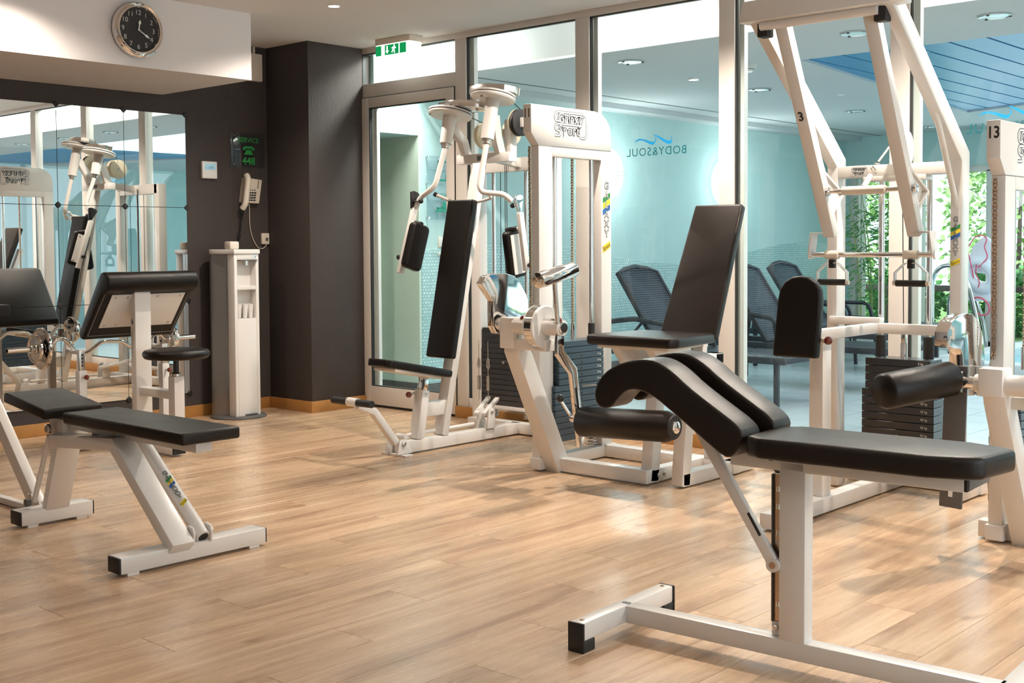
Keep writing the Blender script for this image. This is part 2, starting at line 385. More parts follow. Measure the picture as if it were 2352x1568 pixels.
struct('wall_back', box(nb(), XM-.1, 2.5, -2.2, -2.1, 0, 2.8), 'plaster', smooth=False)
b = nb()
box(b, 2.4, 2.5, -2.1, 1.2, 0, 2.8); box(b, 2.4, 2.5, 5.2, YG, 0, 2.8); box(b, 2.4, 2.5, 1.2, 5.2, 0, .45); box(b, 2.4, 2.5, 1.2, 5.2, 2.55, 2.8)
struct('wall_right', b, 'plaster', smooth=False)
b = nb()
for y in (1.2, 2.53, 3.86, 5.14): box(b, 2.42, 2.48, y, y+.06, .45, 2.55)
wr = struct('window_9', b, 'frame'); boxo('pane', 'glass', wr, 2.445, 2.451, 1.26, 5.14, .45, 2.55, bev=0)
struct('wall_bulkhead', box(nb(), XM, -6.68, -2.1, 4.83, 2.362, 2.8), 'plaster', smooth=False)
b = nb(); box(b, XM, XM+.016, -2.0, 5.73, 0, .085); struct('baseboard_left', b, 'skirting', bev=.003)
b = nb(); box(b, XM+.016, -7.224, 5.729, 5.745, 0, .085); box(b, -7.24, -7.224, 5.745, YG, 0, .085); struct('baseboard_pier', b, 'skirting', bev=.003)
b = nb(); box(b, -7.30+.06, -7.249, YG-.028, YG-.012, 0, .085); box(b, -6.232, 2.4, YG-.03, YG-.014, 0, .085); struct('baseboard_front', b, 'skirting', bev=.003)

# glazed front: jambs, mullions, rails, door, panes
b = nb(); box(b, -7.40, -7.325, YG-.02, YG+.07, 0, 2.8); box(b, -7.325, -7.249, YG-.012, YG+.07, 0, 2.8); struct('trim_1', b, 'frame', bev=.003)
struct('trim_2', box(nb(), -7.249, 2.4, YG-.012, YG+.07, 2.756, 2.8), 'frame', bev=.003)
ML = [(-6.223, -6.111), (-5.098, -4.981), (-3.985, -3.875), (-2.90, -2.79), (-1.79, -1.68), (-.68, -.57), (.43, .54), (1.54, 1.65)]
for i, (a, c) in enumerate(ML): struct('trim_%d' % (i+3), box(nb(), a, c, YG-.012, YG+.07, 0, 2.756), 'frame', bev=.003)
edges = [(ML[i][1], ML[i+1][0]) for i in range(len(ML)-1)]+[(1.65, 2.4)]
WIN = []
for i, (a, c) in enumerate(edges):
    b = nb(); box(b, a, c, YG-.004, YG+.06, 0, .15)
    w = struct('window_%d' % (i+1), b, 'frame', bev=.003); WIN.append(w)
    boxo('pane', 'glass', w, a, c, YG+.02, YG+.028, .15, 2.756, bev=0)
    b = nb(); box(b, a, a+.008, YG-.002, YG+.02, .15, 2.756); box(b, a, c, YG-.002, YG+.02, 2.748, 2.756); box(b, a, c, YG-.002, YG+.02, .15, .158)
    obj('seal', b, 'seal', w)
    b = nb(); box(b, a+.008, a+.042, YG+.03, YG+.07, .15, 2.756); obj('glazing_bead', b, 'offwhite', w)
# transom light over the door
w = struct('window_8', box(nb(), -7.249, -6.223, YG-.012, YG+.07, 2.417, 2.521), 'frame', bev=.003)
boxo('pane', 'glass', w, -7.238, -6.223, YG+.02, YG+.028, 2.521, 2.756, bev=0)
b = nb(); box(b, -7.243, -7.236, YG-.01, YG+.02, 2.521, 2.756); box(b, -7.243, -6.223, YG-.01, YG+.02, 2.75, 2.756); obj('seal', b, 'seal', w)
b = nb(); X0, X1, A, B_ = -7.243, -6.229, -7.163, -6.312
for q in ((X0, A, .02, 2.412), (B_, X1, .02, 2.412), (A, B_, .02, .164), (A, B_, 2.334, 2.412)): box(b, q[0], q[1], YG-.022, YG+.05, q[2], q[3])
d = struct('door_1', b, 'frame', bev=.002)
boxo('pane', 'glass', d, A, B_, YG+.01, YG+.018, .164, 2.334, bev=0)
b = nb(); box(b, A, A+.008, YG-.018, YG+.01, .164, 2.334); box(b, A, B_, YG-.018, YG+.01, 2.326, 2.334); box(b, A, B_, YG-.018, YG+.01, .164, .170); obj('seal', b, 'seal', d)
b = nb(); box(b, X0-.003, X0, YG-.016, YG+.04, .02, 2.415); box(b, X1, X1+.003, YG-.016, YG+.04, .02, 2.415); box(b, X0, X1, YG-.016, YG+.04, 2.412, 2.415); box(b, X0, X1, YG-.01, YG+.04, 0, .02); obj('door_gap', b, 'seal', d)
box(bm := nb(), A+.008, A+.038, YG+.03, YG+.06, .164, 2.334); obj('glazing_bead', bm, 'offwhite', d)
# lettering on the glass (reads from the pool side)
WA = [(-0.171, 1.911), (-0.157, 1.925), (-0.139, 1.933), (-0.112, 1.934), (-0.085, 1.928), (-0.049, 1.915), (-0.027, 1.908), (-0.016, 1.909), (-0.007, 1.919), (-0.005, 1.934), (-0.011, 1.947), (-0.019, 1.954), (-0.002, 1.936), (0, 1.919), (-0.007, 1.905), (-0.018, 1.893), (-0.031, 1.891), (-0.049, 1.897), (-0.076, 1.909), (-0.103, 1.92), (-0.125, 1.924), (-0.148, 1.921)]
WB = [(-0.019, 1.954), (-0.004, 1.952), (0.022, 1.941), (0.057, 1.924), (0.083, 1.912), (0.105, 1.907), (0.115, 1.912), (0.117, 1.922), (0.112, 1.937), (0.104, 1.947), (0.117, 1.933), (0.123, 1.915), (0.12, 1.899), (0.112, 1.889), (0.099, 1.888), (0.079, 1.894), (0.053, 1.908), (0.026, 1.926), (0.004, 1.94), (-0.007, 1.948)]
for wi, cx in ((1, -4.474), (3, -2.262)):
    for P in (WA, WB):
        prism(bm := nb(), P, (cx, YG+.0295, 0), (1, 0, 0), (0, 0, 1), .0006); obj('wave_print', bm, 'cyan', WIN[wi+0], smooth=False, label='blue wave printed on the glass')
    letter('lettering', 'BODY&SOUL', .0735, (cx, YG+.029, 1.846), (-1, 0, 0), (0, 0, 1), 'petrol', WIN[wi], space=1.12, label='petrol green lettering BODY&SOUL')

# ------------------------------------------------------------ pool hall beyond the glass
PX, PY, PZ = -7.2, 14.33, 2.6
fp = struct('floor_pool_hall', box(nb(), -8.2, 3.2, YG+.07, 14.5, -.06, -.005), 'grout', smooth=False)
b = box(nb(), .002, .338, .002, .338, -.004, 0); me = bpy.data.meshes.new('floor_tile'); b.to_mesh(me); b.free(); me.materials.append(M['tile'])
for j in range(22):
    for i in range(13):
        yy = YG+.08+j*.34; xx = -1.36-i*.34-(j//5)*.34
        o = bpy.data.objects.new('floor_tile', me); COL.objects.link(o); o.location = (xx, yy, 0); o.parent = fp
b = nb()
for i in range(34):
    for j in range(24):
        xx = -8.16+i*.34; yy = YG+.08+j*.34
        inside = j < 22 and -1.36-12*.34-(j//5)*.34-.01 <= xx+.0 <= -1.36-(j//5)*.34+.01
        if not inside: box(b, xx+.002, xx+.338, yy+.002, yy+.338, -.004, -.0005)
o = struct('floor_pool_hall_far_tiles', b, 'tile', smooth=False); o['kind'] = 'stuff'; o.parent = fp; o.name = 'far_tiles'
# left wall with door recess
YR0, YR1 = 6.42, 6.85
b = nb(); box(b, PX-.8, PX, YR1, PY, 0, 3.1); struct('wall_pool_left', b, 'turq', smooth=False)
b = nb(); box(b, PX-.8, PX, YG+.07, YR1, 2.16, 3.1); struct('wall_recess_lintel', b, 'turq', smooth=False)
b = nb(); box(b, -7.98, PX+.0, YR1-.012, YR1-.001, 0, 2.16); struct('wall_recess_side', b, 'sage', smooth=False)
b = nb(); box(b, -7.98, PX-.0, YR1-.02, YR1-.012, 0, .13); box(b, PX+.0, PX+.012, YR1-.02, 14.2, 0, .12); struct('baseboard_pool_hall', b, 'grey', bev=.002)
b = nb(); box(b, -8.02, -7.70, YG+.07, YR1-.014, 0, 2.16); struct('wall_recess_end', b, 'sage', smooth=False)
b = nb(); box(b, -7.70, -7.66, YG+.3, YG+.36, 0, 2.10); dd = struct('door_2', b, 'seal', bev=.002)
boxo('door_leaf', 'wood_door', dd, -7.70, -7.68, YG+.07, YG+.30, .0, 2.10, bev=.001); boxo('lock_plate', 'steel', dd, -7.68, -7.665, YG+.27, YG+.33, 1.05, 1.13, bev=.001)
# mosaic on the left wall with a waved top edge
outl = [(6.862, 0.12), (14.2, .12)]
for i in range(60):
    y = 14.2-(14.2-6.862)*i/59; outl.append((y, 1.17+.11*math.sin((y-6.5)*1.15)))
prism(bm := nb(), outl, (PX, 0, 0), (0, 1, 0), (0, 0, 1), .008); struct('wall_pool_mosaic', bm, 'mosaic', smooth=False)
# far wall: glazed
b = nb(); box(b, PX-.8, 3.2, PY, PY+.2, 2.17, 3.1); box(b, PX-.8, -7.12, PY, PY+.2, 0, 2.17); struct('wall_pool_far', b, 'turq', smooth=False)
b = nb(); box(b, -7.12, 3.2, PY-.03, PY+.1, 2.10, 2.17); box(b, -7.12, 3.2, PY-.03, PY+.1, 0, .10)
FM = [-7.12, -6.98, -6.46, -6.22, -5.40, -5.18, -4.2, -3.2, -2.2, -1.2, -.2, .8, 1.8, 2.8]
for x, wdt in zip(FM, [.08, .02, .22, .04, .10, .08]+[.08]*8): box(b, x, x+wdt, PY-.03, PY+.1, 0, 2.12)
w = struct('window_10', b, 'frame', bev=.004); boxo('pane', 'glass', w, -7.12, 3.2, PY+.02, PY+.03, .1, 2.1, bev=0)
struct('wall_pool_right', box(nb(), 3.2, 3.3, YG, PY+.2, 0, 3.1), 'turq', smooth=False)
# ceilings: cove strip, fascia, dropped ceiling, blue slat field
YC = 6.75
struct('ceiling_cove', box(nb(), -8.1, 3.2, YG+.07, 14.6, 3.0, 3.1), 'fascia', smooth=False)
struct('trim_20', box(nb(), -8.1, 3.2, YC, YC+.02, PZ, 3.0), 'fascia', smooth=False)
b = nb(); box(b, -5.25, 3.1, YG+.10, YC-.02, 2.885, 2.90)
o = obj('cove_light', b, 'lum', smooth=False, loc=(-1, 6.5, 2.9)); tag(o, 'long luminous ceiling strip glowing above the top of the glass front', 'light')
Q = [(-4.393, 8.035), (3.2, 7.95), (3.2, 9.2), (-4.90, 12.45)]
b = nb()
P0 = [(-8.1, YC+.02), (3.2, YC+.02), (3.2, 7.95), (-4.393, 8.035), (-4.90, 12.45), (3.2, 9.2), (3.2, 14.6), (-8.1, 14.6)]
for poly in ([(-8.1, YC+.02), (3.2, YC+.02), (3.2, 7.95), (-4.393, 8.035), (-8.1, 8.04)], [(-8.1, 8.04), (-4.393, 8.035), (-4.90, 12.45), (-8.1, 12.45)], [(-8.1, 12.45), (-4.90, 12.45), (3.2, 9.2), (3.2, 14.6), (-8.1, 14.6)]):
    prism(b, poly, (0, 0, PZ), (1, 0, 0), (0, 1, 0), .05)
cp = struct('ceiling_pool_hall', b, 'poolceil', smooth=False)
b = nb(); prism(b, Q, (0, 0, PZ+.12), (1, 0, 0), (0, 1, 0), .02); struct('ceiling_slat_field', b, 'darkgap', smooth=False)
cs = bpy.data.objects['ceiling_slat_field']
def yfar(x): return 12.45+(x+4.90)*(9.2-12.45)/8.1
def xnear(y): return -4.393-(y-8.035)*.507/4.415
sw = .262; x = -4.9
while x < 3.1:
    xa, xb = x, x+sw-.022
    ya0 = 8.035; pts = []
    for xx, top in ((xa, 0), (xb, 0), (xb, 1), (xa, 1)):
        xx2 = max(xx, -4.88)
        yn = 8.03 if xx2 > -4.393 else 8.035+(-4.393-xx2)/.507*4.415
        yf = yfar(xx2)
        pts.append((xx, max(yn, 8.03) if not top else max(yf, yn+.001)))
    if pts[2][1]-pts[1][1] > .05:
        prism(bm := nb(), pts, (0, 0, PZ+.02), (1, 0, 0), (0, 1, 0), .03); obj('slat', bm, 'blueslat', cs, smooth=False)
    x += sw
b = nb(); box(b, -6.72, -6.70, YC, 14.3, PZ-.003, PZ); obj('ceiling_joint', b, 'grey', cp, smooth=False)
box(bm := nb(), PX, -6.98, YC+.02, 14.3, PZ-.05, PZ-.001); obj('cornice', bm, 'poolceil', cp, smooth=False)

# ------------------------------------------------------------ fittings in the gym
wm = thing('wall_mirror', 'large wall mirror of rectangular tiles on the dark wall, left of the water cooler', 'mirror', (XM, 3.8, .18))
YS = [5.012-.5*i for i in range(8)]; ZS = [.18, .866, 1.55, 2.23]
for i in range(7):
    for j in range(3):
        y1, y0, z0, z1 = YS[i]-.002, YS[i+1]+.002, ZS[j]+.002, ZS[j+1]-.002
        c = .022; b = nb()
        prism(b, [(y0+c, z0), (y1-c, z0), (y1, z0+c), (y1, z1-c), (y1-c, z1), (y0+c, z1), (y0, z1-c), (y0, z0+c)], (XM+.001, 0, 0), (0, 1, 0), (0, 0, 1), .006)
        obj('mirror_tile', b, 'mirror', wm, smooth=False)
for i in range(8):
    for j in range(4): lathe(bm := nb(), [(0, .02), (.008, .02), (.012, .014)], (XM+.001, YS[i], ZS[j]), (1, 0, 0), 8); obj('mirror_clip', bm, 'rubber', wm)
# clock
cx, cy_, cz = -6.68, 3.978, 2.58
ck = thing('wall_clock', 'round chrome wall clock with black dial showing twenty past twelve', 'clock', (cx, cy_, cz))
obj('case', lathe(nb(), [(0, .150), (.02, .166), (.045, .166), (.052, .158), (.047, .150), (.058, .143), (.058, .136), (.035, .128)], (cx, cy_, cz), (1, 0, 0), 48), 'chrome', ck)
obj('dial', lathe(nb(), [(.030, .132), (.036, .132)], (cx, cy_, cz), (1, 0, 0), 48), 'black', ck)
for h in range(1, 13):
    a = h*PI/6; letter('numeral', str(h), .042, (cx+.037, cy_+.103*math.sin(a), cz+.103*math.cos(a)), (0, 1, 0), (0, 0, 1), 'white_print', ck, off=-.0005)
for nm, L_, wd, a in (('hour_hand', .062, .010, 0.18), ('minute_hand', .090, .008, 2.12)):
    s_, c_ = math.sin(a), math.cos(a); P = [(-wd*.3*c_, wd*.3*s_), (L_*.55*s_-wd*c_*.4, L_*.55*c_+wd*s_*.4), (L_*.68*s_-wd*c_, L_*.68*c_+wd*s_), (L_*s_, L_*c_), (L_*.68*s_+wd*c_, L_*.68*c_-wd*s_), (L_*.55*s_+wd*c_*.4, L_*.55*c_-wd*s_*.4), (wd*.3*c_, -wd*.3*s_)]
    prism(bm := nb(), P, (cx+.041, cy_, cz), (0, 1, 0), (0, 0, 1), .001); obj(nm, bm, 'white_print', ck, smooth=False)
lathe(bm := nb(), [(.041, .006), (.046, .006)], (cx, cy_, cz), (1, 0, 0), 12); obj('hub', bm, 'white_print', ck)
# thermostat
t = thing('thermostat', 'small white wall thermostat with blue display beside the mirror', 'thermostat', (XM, 5.203, 1.77))
boxo('case', 'offwhite', t, XM, XM+.028, 5.138, 5.268, 1.771, 1.899, bev=.006)
boxo('display', 'lcd', t, XM+.027, XM+.030, 5.158, 5.250, 1.835, 1.882, bev=.001)
letter('display_text', '20.5', .022, (XM+.030, 5.215, 1.853), (0, 1, 0), (0, 0, 1), 'grey_print', t)
# service sign
t = thing('service_sign', 'clear acrylic sign with green telephone symbol and number 448', 'sign', (XM, 5.553, 1.87))
boxo('plate', 'acrylic', t, XM+.018, XM+.023, 5.40, 5.706, 1.868, 2.13, bev=.001)
for y, z in ((5.425, 2.105), (5.425, 1.892), (5.682, 2.105), (5.682, 1.892)): lathe(bm := nb(), [(0, .005), (.022, .005), (.023, .008), (.03, .006)], (XM, y, z), (1, 0, 0), 12); obj('standoff', bm, 'chrome', t)
letter('lettering', 'SERVICE', .052, (XM+.0235, 5.556, 2.075), (0, 1, 0), (0, 0, 1), 'green', t, off=.0008)
letter('number', '448', .078, (XM+.0235, 5.556, 1.915), (0, 1, 0), (0, 0, 1), 'green', t, off=.002)
b = nb(); o_ = (XM+.0238, 5.556, 1.965); u_, v_ = (0, 1, 0), (0, 0, 1)
prism(b, [(-.055, .035), (-.05, .055), (-.03, .066), (.03, .066), (.05, .055), (.055, .035), (.032, .035), (.03, .046), (-.03, .046), (-.032, .035)], o_, u_, v_, .0006)
prism(b, [(-.042, 0), (-.022, .038), (.022, .038), (.042, 0)], o_, u_, v_, .0006); obj('telephone_symbol', b, 'green', t, smooth=False)
boxo('back_strip', 'acrylic', t, XM+.004, XM+.008, 5.402, 5.448, 1.87, 2.128, bev=.001)
# telephone
t = thing('wall_phone', 'cream wall telephone with keypad and coiled cord below the green sign', 'telephone', (XM, 5.58, 1.60))
prism(bm := nb(), [(5.47, 1.60), (5.628, 1.592), (5.66, 1.776), (5.50, 1.79)], (XM+.002, 0, 0), (0, 1, 0), (0, 0, 1), .05); obj('body', bm, 'cream', t, bev=.008)
tube(bm := nb(), fillet([(XM+.07, 5.50, 1.805), (XM+.10, 5.495, 1.775), (XM+.095, 5.482, 1.68), (XM+.10, 5.466, 1.585), (XM+.07, 5.458, 1.552)], .02, 2), .023, 14); obj('handset', bm, 'cream', t)
b = nb()
for r_ in range(4):
    for c in range(3): box(b, XM+.052, XM+.056, 5.532+c*.024-r_*.003, 5.550+c*.024-r_*.003, 1.668-r_*.019, 1.680-r_*.019)
for c in range(3): box(b, XM+.052, XM+.055, 5.538+c*.022, 5.548+c*.022, 1.690, 1.698)
for r_ in range(5):
    for c in (5.53, 5.612): box(b, XM+.052, XM+.055, c-.002*r_+.006, c-.002*r_+.015, 1.765-r_*.013, 1.771-r_*.013)
obj('keypad', b, 'black', t)
boxo('index_card', 'cream', t, XM+.052, XM+.054, 5.552, 5.605, 1.715, 1.772, bev=0)
hx = []
for i in range(150):
    f = i/149; a = f*2*PI*24; px_ = 5.47-.03*math.sin(f*PI)+.03*f; pz = 1.56-.24*math.sin(f*PI)**.8
    hx.append((XM+.03+.008*math.cos(a), px_+.008*math.sin(a)*.6+.012*math.sin(f*2*PI), pz+.006*math.sin(a)))
tube(bm := nb(), hx, .0028, 5); obj('coiled_cord', bm, 'rubber', t, label='black coiled cord')
tube(bm := nb(), [(XM+.02, 5.557, 1.595), (XM+.012, 5.563, 1.42), (XM+.01, 5.59, 1.32), (XM+.01, 5.64, 1.25), (XM+.01, 5.69, 1.243), (XM+.016, 5.728, 1.29)], .003, 6, .06); obj('line_cord', bm, 'cream', t)
t = thing('phone_socket', 'small cream socket plate near the dark corner with plugged cord', 'socket', (XM, 5.712, 1.28))
boxo('plate', 'cream', t, XM, XM+.02, 5.672, 5.742, 1.28, 1.366, bev=.005); boxo('jack', 'grey', t, XM+.019, XM+.024, 5.706, 5.728, 1.305, 1.33, bev=.001)
t = thing('junction_box', 'beige electrical box high on the dark wall under the ceiling', 'box', (XM, 5.62, 2.53))
boxo('case', 'cream', t, XM, XM+.05, 5.545, 5.678, 2.532, 2.74, bev=.006); boxo('cable_entry', 'cream', t, XM+.006, XM+.024, 5.612, 5.63, 2.74, 2.798, bev=.002)
boxo('lid_latch', 'cream', t, XM+.049, XM+.054, 5.605, 5.625, 2.54, 2.56, bev=.001)
# exit sign
t = thing('exit_sign', 'lit green and white emergency exit sign under the ceiling above the glass door', 'sign', (-6.67, 6.12, 2.8))
boxo('housing', 'cream', t, -6.86, -6.485, 6.08, 6.215, 2.755, 2.8, bev=.004)
prism(bm := nb(), [(6.082, 2.754), (6.21, 2.754), (6.19, 2.665), (6.102, 2.655), (6.082, 2.668)], (-6.855, 0, 0), (0, 1, 0), (0, 0, 1), .365); obj('diffuser', bm, 'exitlit', t, bev=.004)
for a, c in ((-6.852, -6.792), (-6.752, -6.602), (-6.590, -6.522)):
    boxo('green_field', 'exitgreen', t, a, c, 6.0795, 6.0815, 2.674, 2.748, bev=0)
u_, v_ = (1, 0, 0), (0, 0, 1)
b = nb(); prism(b, [(-.006, .028), (.006, .028), (.006, -.006), (.016, -.006), (0, -.028), (-.016, -.006), (-.006, -.006)], (-6.725, 6.0790, 2.711), u_, v_, .0008); obj('arrow', b, 'exitlit', t, smooth=False)
b = nb(); o_ = (-6.655, 6.0790, 2.711)
prism(b, [(-.004, .018), (.010, .020), (.018, .008), (.026, .006), (.026, .012), (.016, .014), (.006, -.002), (.014, -.014), (.012, -.03), (.004, -.03), (.006, -.016), (-.004, -.008), (-.016, -.026), (-.022, -.02), (-.010, -.002), (-.006, .010), (-.018, .004), (-.022, .010)], o_, u_, v_, .0008)
lathe(b, [(0, .006), (.0008, .006)], (o_[0]+.008, o_[1]+.0, o_[2]+.027), (0, -1, 0), 12); obj('running_figure', b, 'exitlit', t, smooth=False)
# water cooler
cx, cy_ = -7.50, 5.262
t = thing('water_cooler', 'tall silver and white free-standing water cooler on a round base', 'water cooler', (cx, cy_, 0))
obj('base_plate', lathe(nb(), [(0, .205), (.012, .205), (.018, .195)], (cx, cy_, 0), (0, 0, 1), 40), 'grey', t)
def hull(hw, hf, x0, x1, n=8):
    P = [(x1, cy_-hf), (x1, cy_+hf)]
    for i in range(n+1):
        a = i/n; P.append((x1-.02-(x1-x0-.02)*math.sin(a*PI/2)*1.0, cy_+hf+(hw-hf)*math.sin(min(1, a*1.6)*PI/2)-(hw*.45)*max(0, a-.6)/.4))
    m_ = [(x, 2*cy_-y) for x, y in P[2:]][::-1]
    return P+m_
prism(bm := nb(), hull(.150, .108, -7.66, -7.46), (0, 0, .018), (1, 0, 0), (0, 1, 0), 1.19); obj('body', bm, 'silver', t, ang=50)
b = nb(); F0, F1 = -7.46, -7.375
box(b, F0, F1, cy_-.108, cy_-.082, .018, 1.208); box(b, F0, F1, cy_+.082, cy_+.108, .018, 1.208)
box(b, F0, F1, cy_-.082, cy_+.082, .018, .735); box(b, F0, F1, cy_-.082, cy_+.082, .945, .975); box(b, F0, F1, cy_-.082, cy_+.082, 1.165, 1.208)
obj('front_panel', b, 'offwhite', t, bev=.004)
boxo('niche_back', 'offwhite', t, F0, F0+.01, cy_-.082, cy_+.082, .735, 1.165, bev=0)
prism(bm := nb(), hull(.158, .115, -7.67, -7.365), (0, 0, 1.208), (1, 0, 0), (0, 1, 0), .034); obj('top_cover', bm, 'offwhite', t, bev=.006)
boxo('filter_cap', 'cream', t, -7.50, -7.42, 5.155, 5.235, 1.242, 1.30, bev=.012)
cyl(bm := nb(), (F1-.035, cy_+.02, 1.168), (F1-.035, cy_+.02, 1.125), .013); obj('tap', bm, 'chrome', t); boxo('button_strip', 'grey', t, F1-.03, F1+.012, cy_-.06, cy_+.09, 1.158, 1.166, bev=.002)
boxo('status_light', 'lcd', t, F1, F1+.004, cy_+.07, cy_+.085, 1.185, 1.195, bev=.001); boxo('drip_tray', 'grey', t, F1-.05, F1+.004, cy_-.03, cy_+.08, .02, .032, bev=.003)
for y, tl in ((cy_-.050, .0), (cy_+.004, .05), (cy_+.052, .0)):
    b = nb(); lathe(b, [(0, .016), (.1, .023), (.1, .021), (.003, .014)], (F1-.035-.0, y, .737), (0, tl, 1), 16)
    c = obj('paper_cup', b, 'offwhite', loc=(F1-.035, y, .736)); 
    tag(c, 'upright white paper cup at the left of the cooler niche' if y < cy_-.03 else ('slightly tilted white paper cup in the middle of the cooler niche' if y < cy_+.03 else 'upright white paper cup at the right of the cooler niche'), 'cup')
# gym downlights, those of the weakest lamps added for fill
DL = [(-6.09, 5.05), (-4.15, 5.35), (-2.3, 5.35), (-.4, 5.35)]
t0_ = None
for i, (x, y, e) in enumerate(LAMPS):
    t = thing('ceiling_downlight', 'small bright round downlight in the gym ceiling near the dark pier' if i == 0 else 'unseen round gym downlight of rows partly added for fill', 'light', (x, y, 2.8), group=None if i == 0 else 'gym downlights beyond the frame')
    lathe(bm := nb(), [(0, .045), (-.004, .045), (-.004, .038), (-.0, .036)], (x, y, 2.80), (0, 0, 1), 24); obj('trim_ring', bm, 'offwhite', t)
    lathe(bm := nb(), [(-.003, .034), (-.001, .034)], (x, y, 2.80), (0, 0, 1), 24); obj('lamp_glass', bm, 'lamp', t)

# ------------------------------------------------------------ shared pieces of the machines
def bolt(a, ax, r, p, m='steel', name='bolt'):
    return obj(name, lathe(nb(), [(0, r), (r*.5, r), (r*.7, r*.7)], a, ax, 10), m, p)
def roundpad(name, outl, o, u, v, th, m, parent, bev=.018, **k):
    prism(bm := nb(), outl, o, u, v, th); return obj(name, bm, m, parent, bev=bev, segs=4, ang=70, **k)
def rrect(x0, x1, y0, y1, r, n=4):
    P = []
    for cx, cy, a0 in ((x1-r, y1-r, 0), (x0+r, y1-r, 90), (x0+r, y0+r, 180), (x1-r, y0+r, 270)):
        for i in range(n+1): a = math.radians(a0+90*i/n); P.append((cx+r*math.cos(a), cy+r*math.sin(a)))
    return P
def spring(p, r, z0, z1, turns, parent):
    pts = [(p[0]+r*math.cos(2*PI*turns*i/(turns*12)), p[1]+r*math.sin(2*PI*turns*i/(turns*12)), z0+(z1-z0)*i/(turns*12)) for i in range(int(turns*12)+1)]
    obj('spring', tube(nb(), pts, r*.2, 6), 'steel', parent)
def chain(x, y, z0, z1, parent, pts=None, pitch=.016, wx=.014):
    pts = pts or [V(x, y, z0), V(x, y, z1)]; b = nb(); acc = 0; side = V(1, 0, 0)
    for p, q in zip(pts, pts[1:]):
        p, q = Vector(p), Vector(q); L_ = (q-p).length; t = (q-p)/L_; n = t.cross(side).normalized(); k = int(L_/pitch)
        for i in range(k):
            c = p+t*(i+.5)*L_/k; w = wx/2 if i % 2 else wx/2-.0025
            for s in (-1, 1):
                o_ = c+side*s*w; hl, hh, hw = L_/k*.56, .0055, .0012
                vs = [b.verts.new(o_+t*a*hl+n*bb*hh+side*c2*hw) for a in (-1, 1) for bb in (-1, 1) for c2 in (-1, 1)]
                for f in ((0, 1, 3, 2), (4, 6, 7, 5), (0, 2, 6, 4), (1, 5, 7, 3), (2, 3, 7, 6), (0, 4, 5, 1)): b.faces.new([vs[j] for j in f])
            cyl(b, c-side*wx/2, c+side*wx/2, .004, seg=6)
    o = obj('roller_chain', b, 'brass', parent, smooth=False); o['kind'] = 'stuff'; return o
def stack(x0, x1, y0, y1, z0, z1, n, parent, m='stack', wide=None, wz=.5, labels=None, face_ax='x', pin=4):
    """weight plates; wide widens the plates under wz"""
    h = (z1-z0)/n
    for i in range(n):
        za = z0+i*h; zb = za+h-.0025; e = wide if wide and zb < wz else 0
        if face_ax == 'x': b = box(nb(), x0, x1, y0-e, y1+e, za, zb)
        else: b = box(nb(), x0-e, x1+e, y0, y1, za, zb)
        obj('weight_plate', b, m, parent, bev=.002, segs=1)
        if labels and i >= pin-3:
            tx = '%d kg' % (5+5*(n-1-i))
            if face_ax == 'x': letter('weight_figure', tx, .016, (x1, y1-.045+e, (za+zb)/2), (0, 1, 0), (0, 0, 1), 'white_print', parent)
            else: letter('weight_figure', tx, .016, (x1-.05+e, y0, (za+zb)/2), (1, 0, 0), (0, 0, 1), 'white_print', parent)
def outlined(name, body, size, o, u, v, parent, space=1.0, th=.004, inner='white_print'):
    letter(name, body, size, o, u, v, 'grey_print', parent, off=th, lift=.0006, space=space); letter(name, body, size, o, u, v, inner, parent, off=-.001, lift=.0011, space=space)
def galaxy_logo(o, u, v, w, parent):
    """the maker's outlined two-line mark, w wide, centred on o"""
    k = w/.295; O, U, Vv = Vector(o), Vector(u)*k, Vector(v)*k
    path = [(-.02, .066), (.0, .072), (.115, .072), (.138, .062), (.146, .04), (.146, -.045), (.138, -.062), (.118, -.068), (.095, -.066), (.088, -.055)]
    pg = fillet([(a, b, 0) for a, b in [(-.085, .03), (-.105, .018), (-.135, .022), (-.142, .055), (-.120, .072), (.120, .072), (.146, .055), (.146, -.055), (.125, -.068), (.092, -.066), (.083, -.045)]], .014, 4)
    ps = fillet([(a, b, 0) for a, b in [(.105, .004), (-.118, .004), (-.138, -.006), (-.138, -.024), (-.120, -.034), (-.090, -.036), (-.088, -.052), (-.100, -.062), (-.142, -.062)]], .012, 4)
    for P in (pg, ps):
        P = [(p.x, p.y) for p in P]
        ribbon(bm := nb(), P, .0170, O, U, Vv, .0007); obj('logo_line', bm, 'grey_print', parent, smooth=False)
        ribbon(bm := nb(), P, .0078, O, U, Vv, .0012); obj('logo_line', bm, 'white_print', parent, smooth=False)
    Un, Vn = Vector(u), Vector(v)
    outlined('logo_text', 'Galaxy', .082*k, O+U*.0+Vv*.036, Un, Vn, parent, 1.0, .0078*k)
    outlined('logo_text', 'Sport', .074*k, O-U*.012-Vv*.030, Un, Vn, parent, 1.12, .0074*k)
